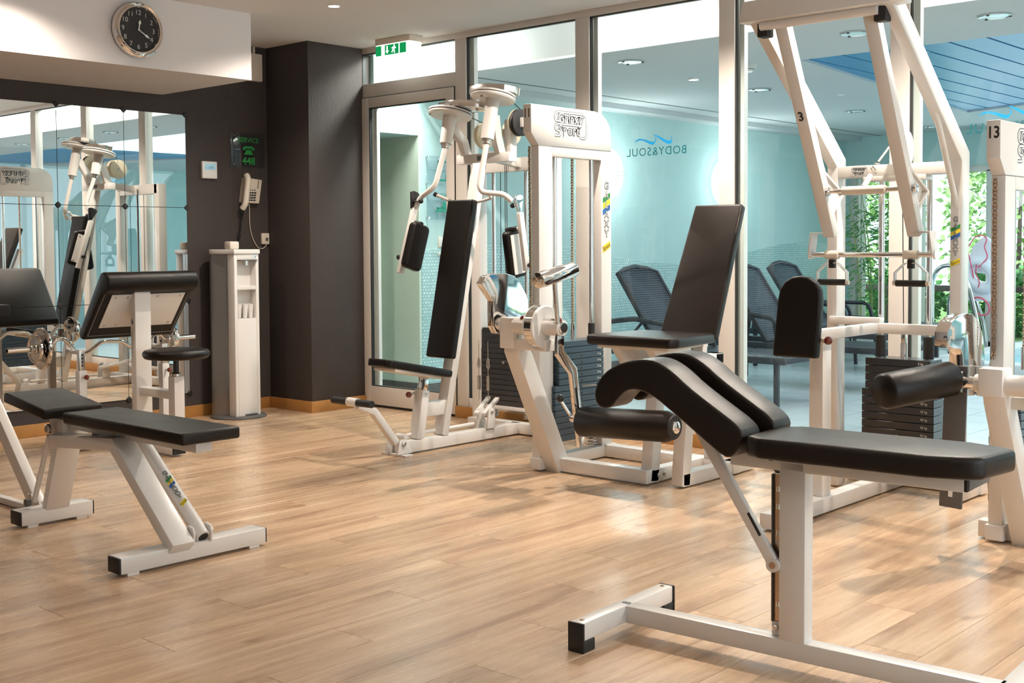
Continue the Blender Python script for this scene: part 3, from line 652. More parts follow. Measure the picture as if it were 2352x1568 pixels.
def galaxy_sticker(o, u, v, h, parent, w=.045):
    """vertical GALAXY transfer with green, yellow and blue stripes and a yellow Sport tag; o is its centre"""
    O, U, Vv = Vector(o), Vector(u), Vector(v); hw = w/2; s = h/6.4
    for i, c in enumerate(('green', 'yellow', 'blue')):
        y = h*.20-i*s*.62
        flat('stripe', [O+U*a+Vv*b+U.cross(Vv)*.0006 for a, b in ((-hw, y-s*.45), (hw, y+s*.15), (hw, y+s*.70), (-hw, y+s*.10))], c, parent)
    for i, ch in enumerate('GALAXY'):
        outlined('sticker_letter', ch, s*1.05, O+U*.0+Vv*(h/2-s*(i+.55))+U.cross(Vv)*.0006, Vector(u), Vector(v), parent, 1, s*.05)
    y = -h/2-s*.42
    flat('sport_tag', [O+U*a+Vv*b+U.cross(Vv)*.0006 for a, b in ((-hw, y-s*.75), (hw, y-s*.15), (hw, y+s*.55), (-hw, y-.0))], 'yellow', parent)
    letter('sport_tag_text', 'Sport', s*.62, O+Vv*(y-s*.08)+U.cross(Vv)*.0008, Vector(u)+Vector(v)*.42*(w/(w)), Vector(v)-Vector(u)*.42, 'black', parent)
YX, ZX = (0, 1, 0), (0, 0, 1)

# ------------------------------------------------------------ adjustable bench (left foreground)
t = thing('adjustable_bench', 'white steel weight bench with two black pads in the left foreground', 'bench', (-4.65, 2.67, 0))
for nm, x0, x1, y0, y1 in (('front_crossbar', -4.235, -4.145, 2.365, 3.035), ('rear_crossbar', -5.315, -5.215, 2.495, 2.84)):
    boxo(nm, 'enamel', t, x0, x1, y0, y1, .012, .077, bev=.006)
    for y in ((y0-.006, y0+.004), (y1-.004, y1+.006)): boxo('end_cap', 'rubber', t, x0+.002, x1-.002, y[0], y[1], .014, .075, bev=.003)
    for y in (y0+.03, y1-.08): boxo('foot_pad', 'offwhite', t, x0+.005, x1-.005, y, y+.05, 0, .013, bev=.001)
obj('frame_tube', beam(nb(), [(-5.10, 2.62, .400), (-4.57, 2.62, .440), (-4.13, 2.62, .07)], .10, .055), 'enamel', t, bev=.007)
obj('rear_leg', beam(nb(), [(-5.10, 2.665, .415), (-5.235, 2.665, .07)], .115, .042), 'enamel', t, bev=.006)
obj('pad_rail', box(nb(), -5.02, -4.035, 2.63, 2.705, .455, .503), 'enamel', t, bev=.005)
obj('telescopic_tube', tube(nb(), [(-4.61, 2.732, .44), (-4.15, 2.732, .092)], .030, 24), 'enamel', t)
obj('tube_mouth', tube(nb(), [(-4.152, 2.732, .0935), (-4.1485, 2.732, .0909)], .021, 20), 'black', t)
for y in (2.685, 2.766):
    prism(bm := nb(), [(-4.205, .07), (-4.135, .07), (-4.130, .115), (-4.14, .138), (-4.17, .145), (-4.195, .13)], (0, y, 0), (1, 0, 0), ZX, .010); obj('pivot_ear', bm, 'enamel', t, bev=.003)
bolt((-4.166, 2.684, .112), (0, -1, 0), .011, t); bolt((-4.166, 2.778, .112), (0, 1, 0), .011, t)
# sticker on the tube's upper right side
ta = (V(-4.61, 0, .44)-V(-4.15, 0, .092)).normalized(); un = ta.cross(V(0, 1, 0)).normalized()
if un.z < 0: un = -un
nrm = (un*.93-V(0, .37, 0)).normalized(); uu = ta.cross(nrm).normalized()
if uu.dot(V(0, 1, 0)) < 0: uu = -uu
cc = V(-4.365, 2.732, .2545)+nrm*.0305
galaxy_sticker(cc, uu, uu.cross(nrm)*-1 if (uu.cross(nrm)*-1).dot(ta) > 0 else uu.cross(nrm), .17, t, .030)
cyl(bm := nb(), (-4.86, 2.655, .448), (-4.66, 2.655, .430), .008); obj('seat_link', bm, 'steel', t)
bolt((-5.10, 2.575, .455), (0, -1, 0), .022, t, 'steel', 'pivot_bolt'); obj('seat_bracket', box(nb(), -5.15, -5.03, 2.60, 2.72, .42, .50), 'enamel', t, bev=.006)
bolt((-4.645, 2.628, .468), (0, -1, 0), .010, t, 'brass')
cyl(bm := nb(), (-5.13, 2.59, .42), (-5.255, 2.575, .11), .012); obj('support_rod', bm, 'enamel', t)
lathe(bm := nb(), [(0, .018), (.02, .018)], (-5.27, 2.56, .105), (0, -1, 0), 16); obj('adjusting_knob', bm, 'grey', t)
roundpad('back_pad', rrect(-4.885, -3.965, 2.525, 2.79, .012), (0, 0, .503), (1, 0, 0), YX, .048, 'leather_soft', t, .014)
roundpad('seat_pad', rrect(-.38, 0, 2.49, 2.77, .012), (-4.985, 0, .512), V(.992, 0, -.125), YX, .046, 'leather_soft', t, .014)

# part of another bench that reaches into the picture at the left edge
t = thing('incline_bench', 'white diagonal strut and floor bar of a bench cut by the left edge', 'bench', (-5.75, 2.72, 0))
obj('diagonal_strut', beam(nb(), [(-6.35, 2.70, .92), (-5.47, 2.70, .035)], .05, .075), 'enamel', t, bev=.006)
boxo('floor_bar', 'enamel', t, -6.5, -5.44, 2.68, 2.72, .004, .034, bev=.004)
boxo('post', 'rubber', t, -5.80, -5.765, 2.55, 2.585, 0, .36, bev=.004); bolt((-5.475, 2.67, .085), (0, -1, 0), .018, t)
prism(bm := nb(), [(-5.52, .03), (-5.42, .03), (-5.45, .085)], (0, 2.695, 0), (1, 0, 0), ZX, .01); obj('gusset', bm, 'enamel', t)
roundpad('pad', rrect(-.9, 0, 2.56, 2.84, .012), (-6.0, 0, .92), V(.80, 0, -.0), YX, .05, 'leather', t, .014)

# ------------------------------------------------------------ preacher curl bench
t = thing('preacher_curl_bench', 'preacher curl bench number 6 with sloping black arm pad and round stool', 'exercise bench', (-6.6, 4.01, 0))
boxo('post', 'enamel', t, -6.765, -6.705, 3.955, 4.065, .05, 1.03, bev=.007)
letter('number_print', '6', .045, (-6.738, 3.955, .80), (1, 0, 0), ZX, 'black', t, off=.001)
boxo('base_bar', 'enamel', t, -6.98, -6.335, 3.965, 4.055, .012, .075, bev=.006); boxo('end_cap', 'rubber', t, -6.338, -6.325, 3.967, 4.053, .014, .073, bev=.003)
boxo('rear_crossbar', 'enamel', t, -7.03, -6.95, 3.66, 4.42, .012, .075, bev=.006)
for y in (3.654, 4.42): boxo('end_cap', 'rubber', t, -7.028, -6.952, y, y+.006, .014, .073, bev=.002)
boxo('stool_link', 'enamel', t, -6.71, -6.36, 3.975, 4.045, .345, .395, bev=.005)
boxo('stool_post', 'enamel', t, -6.375, -6.305, 3.97, 4.04, .05, .485, bev=.006)
lathe(bm := nb(), [(0, .030), (.016, .030), (.018, .024), (.022, .0165), (.13, .0165)], (-6.34, 4.005, .485), ZX, 20); obj('stool_spindle', bm, 'rubber', t)
lathe(bm := nb(), [(0, .032), (.015, .032)], (-6.34, 4.005, .486), ZX, 20); obj('collar', bm, 'steel', t)
lathe(bm := nb(), [(0, .12), (.006, .12)], (-6.335, 4.005, .588), ZX, 28); obj('seat_plate', bm, 'cream', t)
lathe(bm := nb(), [(0, .175), (.004, .186), (.02, .197), (.036, .197), (.05, .186), (.057, .16), (.060, 0)], (-6.335, 4.005, .593), ZX, 48); obj('stool_pad', bm, 'leather', t, ang=70)
# arm pad: side profile in x-z, extruded along y
sl = V(-.30, 0, -.36).normalized(); nn = V(sl.z, 0, -sl.x)   # down the slope (away from the stool); nn = up normal?
if nn.z < 0: nn = -nn
A0 = V(-6.715, 0, 1.045)
prof = []
for a in range(0, 181, 20): prof.append((A0+V(math.cos(math.radians(a-50))*.066, 0, math.sin(math.radians(a-50))*.066)))
P1 = A0+sl*.44+nn*.035; P2 = A0+sl*.44-nn*.030; P3 = A0+sl*.07-nn*.030
prof += [P1, P1+sl*.018-nn*.03, P2, P3]
prism(bm := nb(), [(p.x, p.z) for p in prof], (0, 4.38, 0), (1, 0, 0), ZX, .63); obj('arm_pad', bm, 'leather', t, bev=.012, segs=3, ang=60)
O = A0-nn*.031; uS = V(0, 1, 0); 
prism(bm := nb(), [(3.82, .07), (4.33, .07), (4.33, .34), (3.82, .34)], O-nn*.006, uS, sl, .006); obj('backing_plate', bm, 'enamel', t, bev=.001)
for y in (3.85, 3.93, 4.14, 4.30):
    for q in (.09, .32): bolt(O-nn*.006+V(0, y, 0)+sl*q, -nn, .008, t)



def stitches(p, q, n, parent):
    b = nb(); p, q = Vector(p), Vector(q); d_ = (q-p)/n
    for i in range(n): tube(b, [p+d_*(i+.15), p+d_*(i+.8)], .0013, 4)
    o = obj('stitching', b, 'thread', parent); o['kind'] = 'stuff'
stitches(O+V(0, 3.772, 0)+sl*.05, O+V(0, 3.772, 0)+sl*.41, 24, t); stitches(O+V(0, 3.772, 0)+sl*.41, O+V(0, 4.36, 0)+sl*.41, 38, t); stitches(O+V(0, 4.36, 0)+sl*.05, O+V(0, 4.36, 0)+sl*.41, 24, t)
for y in (3.72, 4.30):
    boxo('rack_post', 'enamel', t, -7.02, -6.965, y, y+.05, .07, .50, bev=.005); boxo('height_tube', 'steel', t, -7.012, -6.973, y+.007, y+.043, .50, .62, bev=.003)
    for i in range(4): lathe(bm := nb(), [(0, .007), (.0006, .007)], (-6.9725, y+.025, .53+i*.022), (1, 0, 0), 10); obj('pin_hole', bm, 'black', t, smooth=False)
    prism(bm := nb(), [(-7.15, .60), (-6.975, .60), (-6.975, .63), (-7.07, .618), (-7.135, .625), (-7.135, .67), (-7.15, .67)], (0, y+.045, 0), (1, 0, 0), ZX, .04); obj('bar_hook', bm, 'enamel', t, bev=.003)
    tube(bm := nb(), [(-6.965, y+.025, .46), (-6.93, y+.025, .46)], .006); obj('locking_pin', bm, 'steel', t); ball(bm := nb(), (-6.925, y+.025, .46), .016); obj('pin_knob', bm, 'bakelite', t)
t = thing('curl_bar', 'chrome EZ curl bar with chrome weight discs resting on the preacher bench', 'barbell', (-7.1, 3.97, .56))
pts = [(-7.1, 3.33, .642), (-7.1, 3.60, .642), (-7.1, 3.655, .70), (-7.1, 3.70, .69), (-7.1, 3.79, .585), (-7.1, 3.86, .600), (-7.1, 3.945, .660), (-7.1, 4.0, .660), (-7.1, 4.09, .655), (-7.1, 4.17, .60), (-7.1, 4.25, .60), (-7.1, 4.33, .69), (-7.1, 4.365, .69), (-7.1, 4.40, .652), (-7.1, 4.63, .652)]
tube(bm := nb(), pts, .0125, 14, .03); obj('bar', bm, 'chrome', t)
def disc(y, r, z):
    lathe(bm := nb(), [(-.012, .016), (-.012, .032), (-.007, .034), (-.006, r*.80), (-.012, r*.84), (-.012, r*.95), (-.006, r), (.006, r), (.012, r*.95), (.012, r*.84), (.006, r*.80), (.007, .034), (.012, .032), (.012, .016)], (-7.1, y, z), (0, 1, 0), 48); obj('weight_disc', bm, 'chrome', t)
for y, r, z in ((3.545, .128, .642), (3.508, .090, .642), (4.43, .100, .652), (4.46, .075, .652)): disc(y, r, z)
for y, z in ((3.478, .642), (4.49, .652)): torus(bm := nb(), (-7.1, y, z), (0, 1, 0), .022, .007, 20, 8); obj('spring_collar', bm, 'steel', t)
for y, z in ((3.40, .642), (4.56, .652)): cyl(bm := nb(), (-7.1, y-.07, z), (-7.1, y+.07, z), .0165, seg=18); obj('sleeve', bm, 'chrome', t)

# ------------------------------------------------------------ chest fly machine (centre left)
t = thing('chest_fly_machine', 'white chest fly machine with two hanging arms in front of the glass door', 'exercise machine', (-5.35, 5.4, 0))
XB = -5.355
obj('base_beam', beam(nb(), [(XB, 4.90, .045), (XB, 5.97, .045)], .08, .07, (1, 0, 0)), 'enamel', t, bev=.006)
boxo('rear_base_beam', 'enamel', t, -5.78, -4.98, 5.93, 6.01, .01, .08, bev=.006)
boxo('floor_plate', 'enamel', t, -5.47, -5.26, 4.865, 4.93, 0, .010, bev=.001)
obj('foot_lever', beam(nb(), [(XB, 4.575, .335), (XB, 4.70, .285), (XB, 4.875, .075)], .045, .042, (1, 0, 0)), 'enamel', t, bev=.005)
cyl(bm := nb(), (-5.41, 4.56, .352), (-5.33, 4.56, .352), .026); obj('lever_sleeve', bm, 'enamel', t)
cyl(bm := nb(), (-5.55, 4.56, .352), (-5.405, 4.56, .352), .021); obj('foot_grip', bm, 'rubber', t); cyl(bm := nb(), (-5.335, 4.56, .352), (-5.205, 4.56, .352), .021); obj('foot_grip', bm, 'rubber', t)
prism(bm := nb(), [(4.84, .012), (4.96, .012), (4.94, .07), (4.90, .10), (4.86, .095)], (-5.300, 0, 0), (0, 1, 0), ZX, -.010); obj('pivot_cheek', bm, 'enamel', t, bev=.002)
prism(bm := nb(), [(4.84, .012), (4.96, .012), (4.94, .07), (4.90, .10), (4.86, .095)], (-5.415, 0, 0), (0, 1, 0), ZX, .010); obj('pivot_cheek', bm, 'enamel', t, bev=.002)
bolt((-5.298, 4.89, .075), (1, 0, 0), .016, t); tube(bm := nb(), [(XB-.03, 4.95, .105), (XB-.03, 5.58, .11)], .011); obj('link_rod', bm, 'enamel', t)
cyl(bm := nb(), (-5.40, 4.93, .11), (-5.32, 4.93, .11), .016); obj('link_pivot', bm, 'enamel', t)
obj('seat_post', beam(nb(), [(XB, 5.05, .08), (XB, 5.10, .375)], .075, .06, (1, 0, 0)), 'enamel', t, bev=.006)
obj('seat_slide', beam(nb(), [(XB, 5.10, .37), (XB, 5.117, .475)], .052, .04, (1, 0, 0)), 'chrome', t, bev=.003)
tube(bm := nb(), [(XB-.02, 5.06, .36), (XB-.02, 5.02, .355)], .007); obj('locking_pin', bm, 'steel', t); ball(bm := nb(), (XB-.02, 5.005, .353), .019); obj('pin_knob', bm, 'bakelite', t); bolt((-5.317, 5.098, .355), (1, 0, 0), .008, t)
obj('back_upright', beam(nb(), [(XB, 5.255, .08), (XB, 5.435, .90), (XB, 5.62, 1.78)], .085, .055, (1, 0, 0)), 'enamel', t, bev=.006)
boxo('seat_link', 'enamel', t, -5.385, -5.325, 5.10, 5.30, .21, .30, bev=.005)
ys = V(0, .54, -.108).normalized(); zs = V(0, .108, .54).normalized()
roundpad('seat_pad', [(-.105, .02), (-.115, .50), (-.09, .545), (.09, .545), (.115, .50), (.105, .02), (.075, -.01), (-.075, -.01)], (XB, 4.735, .548), (1, 0, 0), ys, .046, 'leather', t, .013)
roundpad('seat_board', [(-.095, .06), (-.085, .46), (.085, .46), (.095, .06)], V(XB, 4.735, .548)-zs*.02, (1, 0, 0), ys, .02, 'cream', t, .004)
yb = V(0, .21, .985).normalized(); nf = V(1, 0, 0).cross(yb)
roundpad('back_pad', rrect(-.112, .112, 0, 1.005, .014), V(XB, 5.285, .555)-nf*.0, (1, 0, 0), yb, .052, 'leather', t, .013)
# heads, cams and arms
ax = V(0, .21, .978).normalized()
for side, cx, zc in ((-1, -5.545, 2.108), (1, -5.165, 2.185)):
    c = V(cx, 5.552, zc)
    lathe(bm := nb(), [(-.020, .02), (-.020, .135), (-.012, .142), (-.004, .142), (-.001, .136), (.003, .136), (.006, .142), (.014, .142), (.018, .135), (.018, .0)], c, ax, 56); obj('cable_wheel', bm, 'enamel', t)
    lathe(bm := nb(), [(.0005, .1375), (.0045, .1375)], c, ax, 56); obj('wheel_groove', bm, 'rubber', t)
    lathe(bm := nb(), [(-.20 if side < 0 else -.275, .041), (-.02, .043)], c, ax, 30); obj('bearing_tube', bm, 'enamel', t)
    e = c+ax*(-.20 if side < 0 else -.275)
    lathe(bm := nb(), [(0, .030), (-.012, .030), (-.012, .025), (-.028, .025)], e, ax, 24); obj('bearing_ring', bm, 'steel', t)
    bolt(c-ax*.020+V(side*.0-.09*(1 if side < 0 else .1), -.09, .018), -ax, .006, t, 'rubber')
    # polished cam on top: kidney plate
    o_ = c+ax*.020; u_ = V(1, 0, 0); v_ = ax.cross(u_); s = side
    K = [(-.075, -.06), (-.02, -.085), (.05, -.06), (.11, -.075), (.20, -.10), (.285, -.075), (.30, -.03), (.26, .03), (.16, .075), (.05, .085), (-.04, .06), (-.085, .0)]
    K = [(a-.02, -b_) for a, b_ in K] if side < 0 else [(a*.9-.12, -b_*1.05) for a, b_ in K]
    prism(bm := nb(), K, o_, u_, v_, .042); obj('polished_cam', bm, 'chrome' if side < 0 else 'steel', t, bev=.004, ang=50)
    for a, b_ in ((K[0]), (K[3]), (K[5])): cyl(bm := nb(), o_+u_*a+v_*b_-ax*.002, o_+u_*a+v_*b_+ax*.046, .007); obj('cam_pin', bm, 'chrome', t)
    # arm
    if side < 0: P = [e-ax*.02, V(-5.545, 5.41, 1.635), V(-5.68, 5.40, 1.565), V(-5.70, 5.37, 1.47)]
    else: P = [e-ax*.02, V(-5.165, 5.42, 1.62), V(-5.145, 5.43, 1.585), V(-5.02, 5.49, 1.572), V(-4.995, 5.53, 1.53)]
    tube(bm := nb(), P, .0175, 16, .05); obj('arm_tube', bm, 'enamel', t)
for s, top, bot, sx in ((-1, V(-5.70, 5.375, 1.50), V(-5.70, 5.243, 1.085), 1), (1, V(-4.99, 5.60, 1.46), V(-4.985, 5.655, 1.10), -1)):
    d_ = (bot-top).normalized(); w_ = V(1, 0, 0); n_ = d_.cross(w_)
    obj('arm_bar', beam(nb(), [top, bot], .030, .040, (1, 0, 0)), 'enamel', t, bev=.004)
    # forearm pad: faces the user (toward the machine centre)
    pc = top+d_*.26+w_*(.060*sx); hw, hl = .072, .150
    fr = V(w_.x*sx, 0, 0)
    uu = (n_ if n_.y > 0 else -n_); vv = -d_
    O2 = pc if uu.cross(vv).dot(fr) > 0 else pc+fr*.055
    roundpad('forearm_pad', rrect(-hw, hw, -hl, hl, .03), O2, uu, vv, .055, 'leather', t, .016)
    O3 = pc-fr*.006 if uu.cross(vv).dot(fr) > 0 else pc
    roundpad('pad_plate', rrect(-.05, .05, -.125, .125, .006), O3, uu, vv, .006, 'enamel', t, .001)
    for a in (-.035, .035):
        for b_ in (-.11, .11): bolt(O3+uu*a+vv*b_-fr*.001, -fr, .006, t)
    q = top+d_*.33; lathe(bm := nb(), [(0, .010), (.015, .017), (.032, .017), (.036, .013)], q-fr*.018, -fr, 18); obj('clamp_knob', bm, 'plastic_black', t)
    g = top+d_*.10; tube(bm := nb(), [g+fr*.02, g+fr*.045+V(0, -.0, 0)], .012); obj('grip_stub', bm, 'enamel', t); cyl(bm := nb(), g+fr*.04, g+fr*.115-V(0, .02, .01), .016); obj('hand_grip', bm, 'rubber', t)
    # angle adjuster: segment with holes
    fan = top+V(0, -.0, .045)
    prism(bm := nb(), [(-.045, .05), (-.02, .065), (.02, .065), (.045, .05), (.012, -.05), (-.012, -.05)], fan-V(.012, 0, 0)*1, uu, vv, .010); obj('adjuster_fan', bm, 'chrome' if s > 0 else 'plastic_black', t, bev=.002)
    ball(bm := nb(), fan+fr*.06+V(0, .0, .0), .017); obj('pin_knob', bm, 'plastic_black', t); tube(bm := nb(), [fan, fan+fr*.05], .006); obj('locking_pin', bm, 'steel', t)
for P in ([(-5.37, 5.55, 1.53), (-5.47, 5.50, 1.535), (-5.565, 5.435, 1.585)], [(-5.33, 5.55, 1.53), (-5.19, 5.52, 1.545), (-5.135, 5.50, 1.555), (-5.15, 5.46, 1.59)]):
    tube(bm := nb(), P, .0105, 10, .02); obj('arm_stop', bm, 'enamel', t)
cyl(bm := nb(), (-5.56, 5.44, 1.582), (-5.575, 5.43, 1.592), .014); obj('stop_buffer', bm, 'rubber', t)
# yoke carrying the heads
for cx, z0 in ((-5.545, 1.96), (-5.165, 1.96)):
    xt = -5.50 if cx < XB else -5.20
    obj('yoke_arm', beam(nb(), [(cx, 5.56, 2.06 if cx > XB else 2.02), (xt, 5.62, 1.93), (xt, 5.66, 1.82)], .045, .06, (1, 0, 0)), 'enamel', t, bev=.004)
obj('yoke_bar', beam(nb(), [(-5.56, 5.66, 1.815), (-5.10, 5.66, 1.815)], .075, .06, (0, 1, 0)), 'enamel', t, bev=.004)
flat('maker_plate', [(-5.375, 5.6215, 1.80), (-5.30, 5.6215, 1.80), (-5.30, 5.6215, 1.832), (-5.375, 5.6215, 1.832)], 'grey_print', t)
boxo('head_beam', 'enamel', t, -5.76, -5.12, 5.99, 6.07, 1.75, 1.84, bev=.005)
boxo('rear_upright', 'enamel', t, -5.79, -5.71, 5.99, 6.07, .08, 1.84, bev=.005); boxo('rear_upright', 'enamel', t, -5.12, -5.04, 5.99, 6.07, .08, 1.84, bev=.005)
obj('pulley_arm', beam(nb(), [(XB, 6.0, 1.80), (XB, 5.68, 1.84)], .06, .06, (1, 0, 0)), 'enamel', t, bev=.004)
boxo('pulley_post', 'enamel', t, -5.20, -5.145, 5.69, 5.75, 1.84, 2.05, bev=.004); boxo('pulley_bracket', 'enamel', t, -5.20, -5.05, 5.70, 5.76, 2.0, 2.06, bev=.004)
def pulley(c, ax_, r, wd, parent, m='ivory', rim='enamel'):
    c, a = Vector(c), Vector(ax_).normalized()
    lathe(bm := nb(), [(-wd/2, 0), (-wd/2, r*.93), (-wd/2+.003, r), (-wd*.12, r*.86), (wd*.12, r*.86), (wd/2-.003, r), (wd/2, r*.93), (wd/2, 0)], c, a, 44); obj('pulley', bm, m, parent)
    lathe(bm := nb(), [(-wd/2-.004, .012), (wd/2+.004, .012)], c, a, 14); obj('pulley_axle', bm, 'steel', parent)
pulley((-5.09, 5.72, 2.03), (1, 0, 0), .085, .035, t, 'rubber'); lathe(bm := nb(), [(0, .08), (.006, .085), (.010, .085)], (-5.125, 5.72, 2.03), (1, 0, 0), 40); obj('pulley_guard', bm, 'ivory', t)
pulley((-5.46, 5.78, 1.975), (1, 0, 0), .085, .035, t); pulley((-5.28, 5.85, 1.99), (1, 0, 0), .08, .03, t)
for a, b_ in (((-5.545, 5.695, 2.11), (-5.46, 5.78, 2.055)), ((-5.09, 5.80, 2.03), (-5.09, 6.03, 1.75)), ((-5.165, 5.69, 2.19), (-5.09, 5.72, 2.115))): tube(bm := nb(), [a, b_], .003, 6); obj('cable', bm, 'rubber', t)
for x, y in ((-5.52, 6.0), (-5.46, 5.98), (-5.445, 5.98), (-5.25, 6.02)): tube(bm := nb(), [(x, y, .55 if x < -5.3 else .7), (x, y, 1.80)], .0025, 6); obj('cable', bm, 'rubber', t)
for x, y in ((-5.60, 5.86), (-5.515, 5.86)):
    tube(bm := nb(), [(x, y, .22), (x, y, .62)], .0025, 6); obj('cable', bm, 'steel', t); cyl(bm := nb(), (x, y, .29), (x, y, .385), .011); obj('turnbuckle', bm, 'steel', t)
    tube(bm := nb(), [(x, y, .43), (x-.012, y, .45), (x-.006, y, .50), (x, y, .505), (x+.006, y, .50), (x+.012, y, .45), (x, y, .43)], .004, 8); obj('snap_hook', bm, 'steel', t)
for x in (-5.63, -5.335): cyl(bm := nb(), (x, 6.05, .10), (x, 6.05, 1.76), .0125, seg=16); obj('guide_rod', bm, 'chrome', t); spring((x, 6.05), .022, .085, .17, 5, t)
stack(-5.70, -5.27, 6.00, 6.10, .175, .70, 15, t, wide=.015, wz=.56, labels=True, face_ax='y', pin=7)
boxo('stack_carrier', 'enamel', t, -5.72, -5.18, 6.0, 6.09, .145, .172, bev=.003)
cyl(bm := nb(), (-5.48, 5.97, .47), (-5.48, 6.0, .47), .010); obj('selector_pin', bm, 'steel', t)
for x in (-5.40, -5.31):
    prism(bm := nb(), [(5.62, .08), (5.70, .08), (5.69, .20), (5.66, .215), (5.635, .20)], (x, 0, 0), (0, 1, 0), ZX, .012); obj('lever_support', bm, 'enamel', t, bev=.002)
obj('stack_lever', beam(nb(), [(-5.38, 5.60, .17), (-5.55, 5.90, .235)], .02, .03, ZX), 'enamel', t, bev=.003); obj('stack_lever', beam(nb(), [(-5.33, 5.62, .17), (-5.47, 5.90, .235)], .02, .03, ZX), 'enamel', t, bev=.003)
bolt((-5.297, 5.662, .186), (1, 0, 0), .011, t)

# ------------------------------------------------------------ leg extension machine, tower number 11 (centre)
def tower(t, xf, ya, yb, ztop, num, th=.058, posts=True):
    """sheet steel tower: front face at xf (facing +x), from ya to yb"""
    xb = xf-th; W_ = yb-ya
    notch = ztop-.155; low = notch-.068
    head = [(ya, ztop), (ya, notch), (ya+.062, low), (yb, low), (yb, ztop-.135)]
    for i in range(1, 7):
        a = PI/2*i/6; head.append((yb-.155*(1-math.cos(a)), ztop-.135+.135*math.sin(a)*(1.0)))
    P = [(y, z) for y, z in head]
    prism(bm := nb(), P, (xb, 0, 0), (0, 1, 0), ZX, th); obj('tower_head', bm, 'enamel', t, bev=.004)
    ox0, ox1, oz = ya+.178, yb-.095, low-.056
    b = box(nb(), xb, xf, ya+.062, ox0, .05, low); obj('tower_post', b, 'enamel', t, bev=.004)
    b = box(nb(), xb, xf, ox1, yb, .05, low); obj('tower_post', b, 'enamel', t, bev=.004)
    b = box(nb(), xb, xf, ox0, ox1, oz, low); obj('tower_lintel', b, 'enamel', t, bev=.002)
    boxo('tower_base', 'enamel', t, xb-.01, xf+.01, ya+.05, yb+.04, .01, .075, bev=.006); boxo('floor_plate', 'enamel', t, xf-.06, xf+.05, yb+.02, yb+.09, 0, .010, bev=.001)
    b = nb(); box(b, xf, xf+.001, ya+.064, yb-.001, low-.0012, low+.0012); obj('sheet_joint', b, 'grey_print', t)
    letter('number_print', num, .068, (xb+th/2, ya, ztop-.052), (1, 0, 0), ZX, 'black', t, off=.0015, sx=.8)
    galaxy_logo((xf, ya+.338, ztop-.098), (0, 1, 0), ZX, .29, t); galaxy_logo((xb, ya+.338, ztop-.098), (0, -1, 0), ZX, .29, t)
    galaxy_sticker((xf, yb-.047, ztop-.575), (0, 1, 0), ZX, .36, t, .07)
    xm = (xf+xb)/2
    for y in (ox0+.055, ox1-.060): cyl(bm := nb(), (xm, y, .12), (xm, y, oz), .013, seg=16); obj('guide_rod', bm, 'chrome', t)
    for y in (ox0+.055, ox1-.060): spring((xm, y), .024, .08, .16, 5, t)
    chain(xm, (ox0+ox1)/2-.01, .78, oz, t)
    cyl(bm := nb(), (xm, (ox0+ox1)/2-.01, .70), (xm, (ox0+ox1)/2-.01, .80), .014); obj('stack_rod', bm, 'chrome', t)
    return xm, ox0, ox1
t = thing('leg_extension_machine', 'white leg extension machine with tower number 11 and black roller', 'exercise machine', (-4.1, 5.1, 0))
xm, o0, o1 = tower(t, -4.352, 4.98, 5.695, 2.028, '11')
stack(xm-.07, xm+.055, o0+.02, o1-.015, .15, .715, 16, t, 'stack2', wide=.035, wz=.50, labels=True)
for y in (o0+.055, o1-.06): cyl(bm := nb(), (xm, y, .715), (xm, y, .80), .020); obj('rod_sleeve', bm, 'rubber', t)
for i in range(13):
    lathe(bm := nb(), [(0, .007), (.0008, .007)], (xm+.0552, (o0+o1)/2, .20+i*.0353), (1, 0, 0), 10); obj('pin_hole', bm, 'black', t, smooth=False)
tube(bm := nb(), [(xm+.05, (o0+o1)/2, .45), (xm+.15, (o0+o1)/2+.03, .462)], .005); obj('selector_pin', bm, 'steel', t); ball(bm := nb(), (xm+.155, (o0+o1)/2+.032, .463), .014); obj('pin_knob', bm, 'plastic_black', t)
chain(0, 0, 0, 0, t, [(-4.385, 5.005, 1.80), (-4.385, 5.012, .92)])
obj('front_strut', beam(nb(), [(-4.298, 4.795, .872), (-4.298, 4.795, .70), (-4.298, 5.135, .01)], .096, .105, (1, 0, 0)), 'enamel', t, bev=.006)
obj('base_beam', box(nb(), -4.46, -3.665, 5.09, 5.165, .008, .080), 'enamel', t, bev=.006)
obj('axle_boss', cyl(nb(), (-4.26, 4.75, .833), (-4.165, 4.75, .833), .047, seg=30), 'enamel', t)
obj('axle_boss', cyl(nb(), (-4.352, 4.75, .833), (-4.345, 4.75, .833), .047, seg=30), 'enamel', t)
obj('axle', cyl(nb(), (-4.42, 4.75, .833), (-4.05, 4.75, .833), .020, seg=20), 'chrome', t)
boxo('bearing_block', 'enamel', t, -4.352, -4.252, 4.715, 4.80, .71, .874, bev=.006)
obj('bearing_arm', box(nb(), -4.26, -4.04, 4.73, 4.80, .705, .765), 'enamel', t, bev=.006)
lathe(bm := nb(), [(0, .02), (0, .106), (.005, .112), (.012, .112)], (-4.127, 4.75, .833), (1, 0, 0), 56); obj('index_wheel', bm, 'enamel', t)
lathe(bm := nb(), [(0, .110), (.048, .110)], (-4.115, 4.75, .833), (1, 0, 0), 56); obj('wheel_rim', bm, 'chrome', t)
lathe(bm := nb(), [(0, .112), (.008, .112), (.014, .106), (.014, .045)], (-4.067, 4.75, .833), (1, 0, 0), 56); obj('index_wheel', bm, 'enamel', t)
cyl(bm := nb(), (-4.06, 4.75, .833), (-3.945, 4.75, .833), .043, seg=30); obj('hub', bm, 'enamel', t)
lathe(bm := nb(), [(0, .032), (.008, .032), (.012, .028)], (-3.945, 4.75, .833), (1, 0, 0), 30); obj('hub_ring', bm, 'chrome', t)
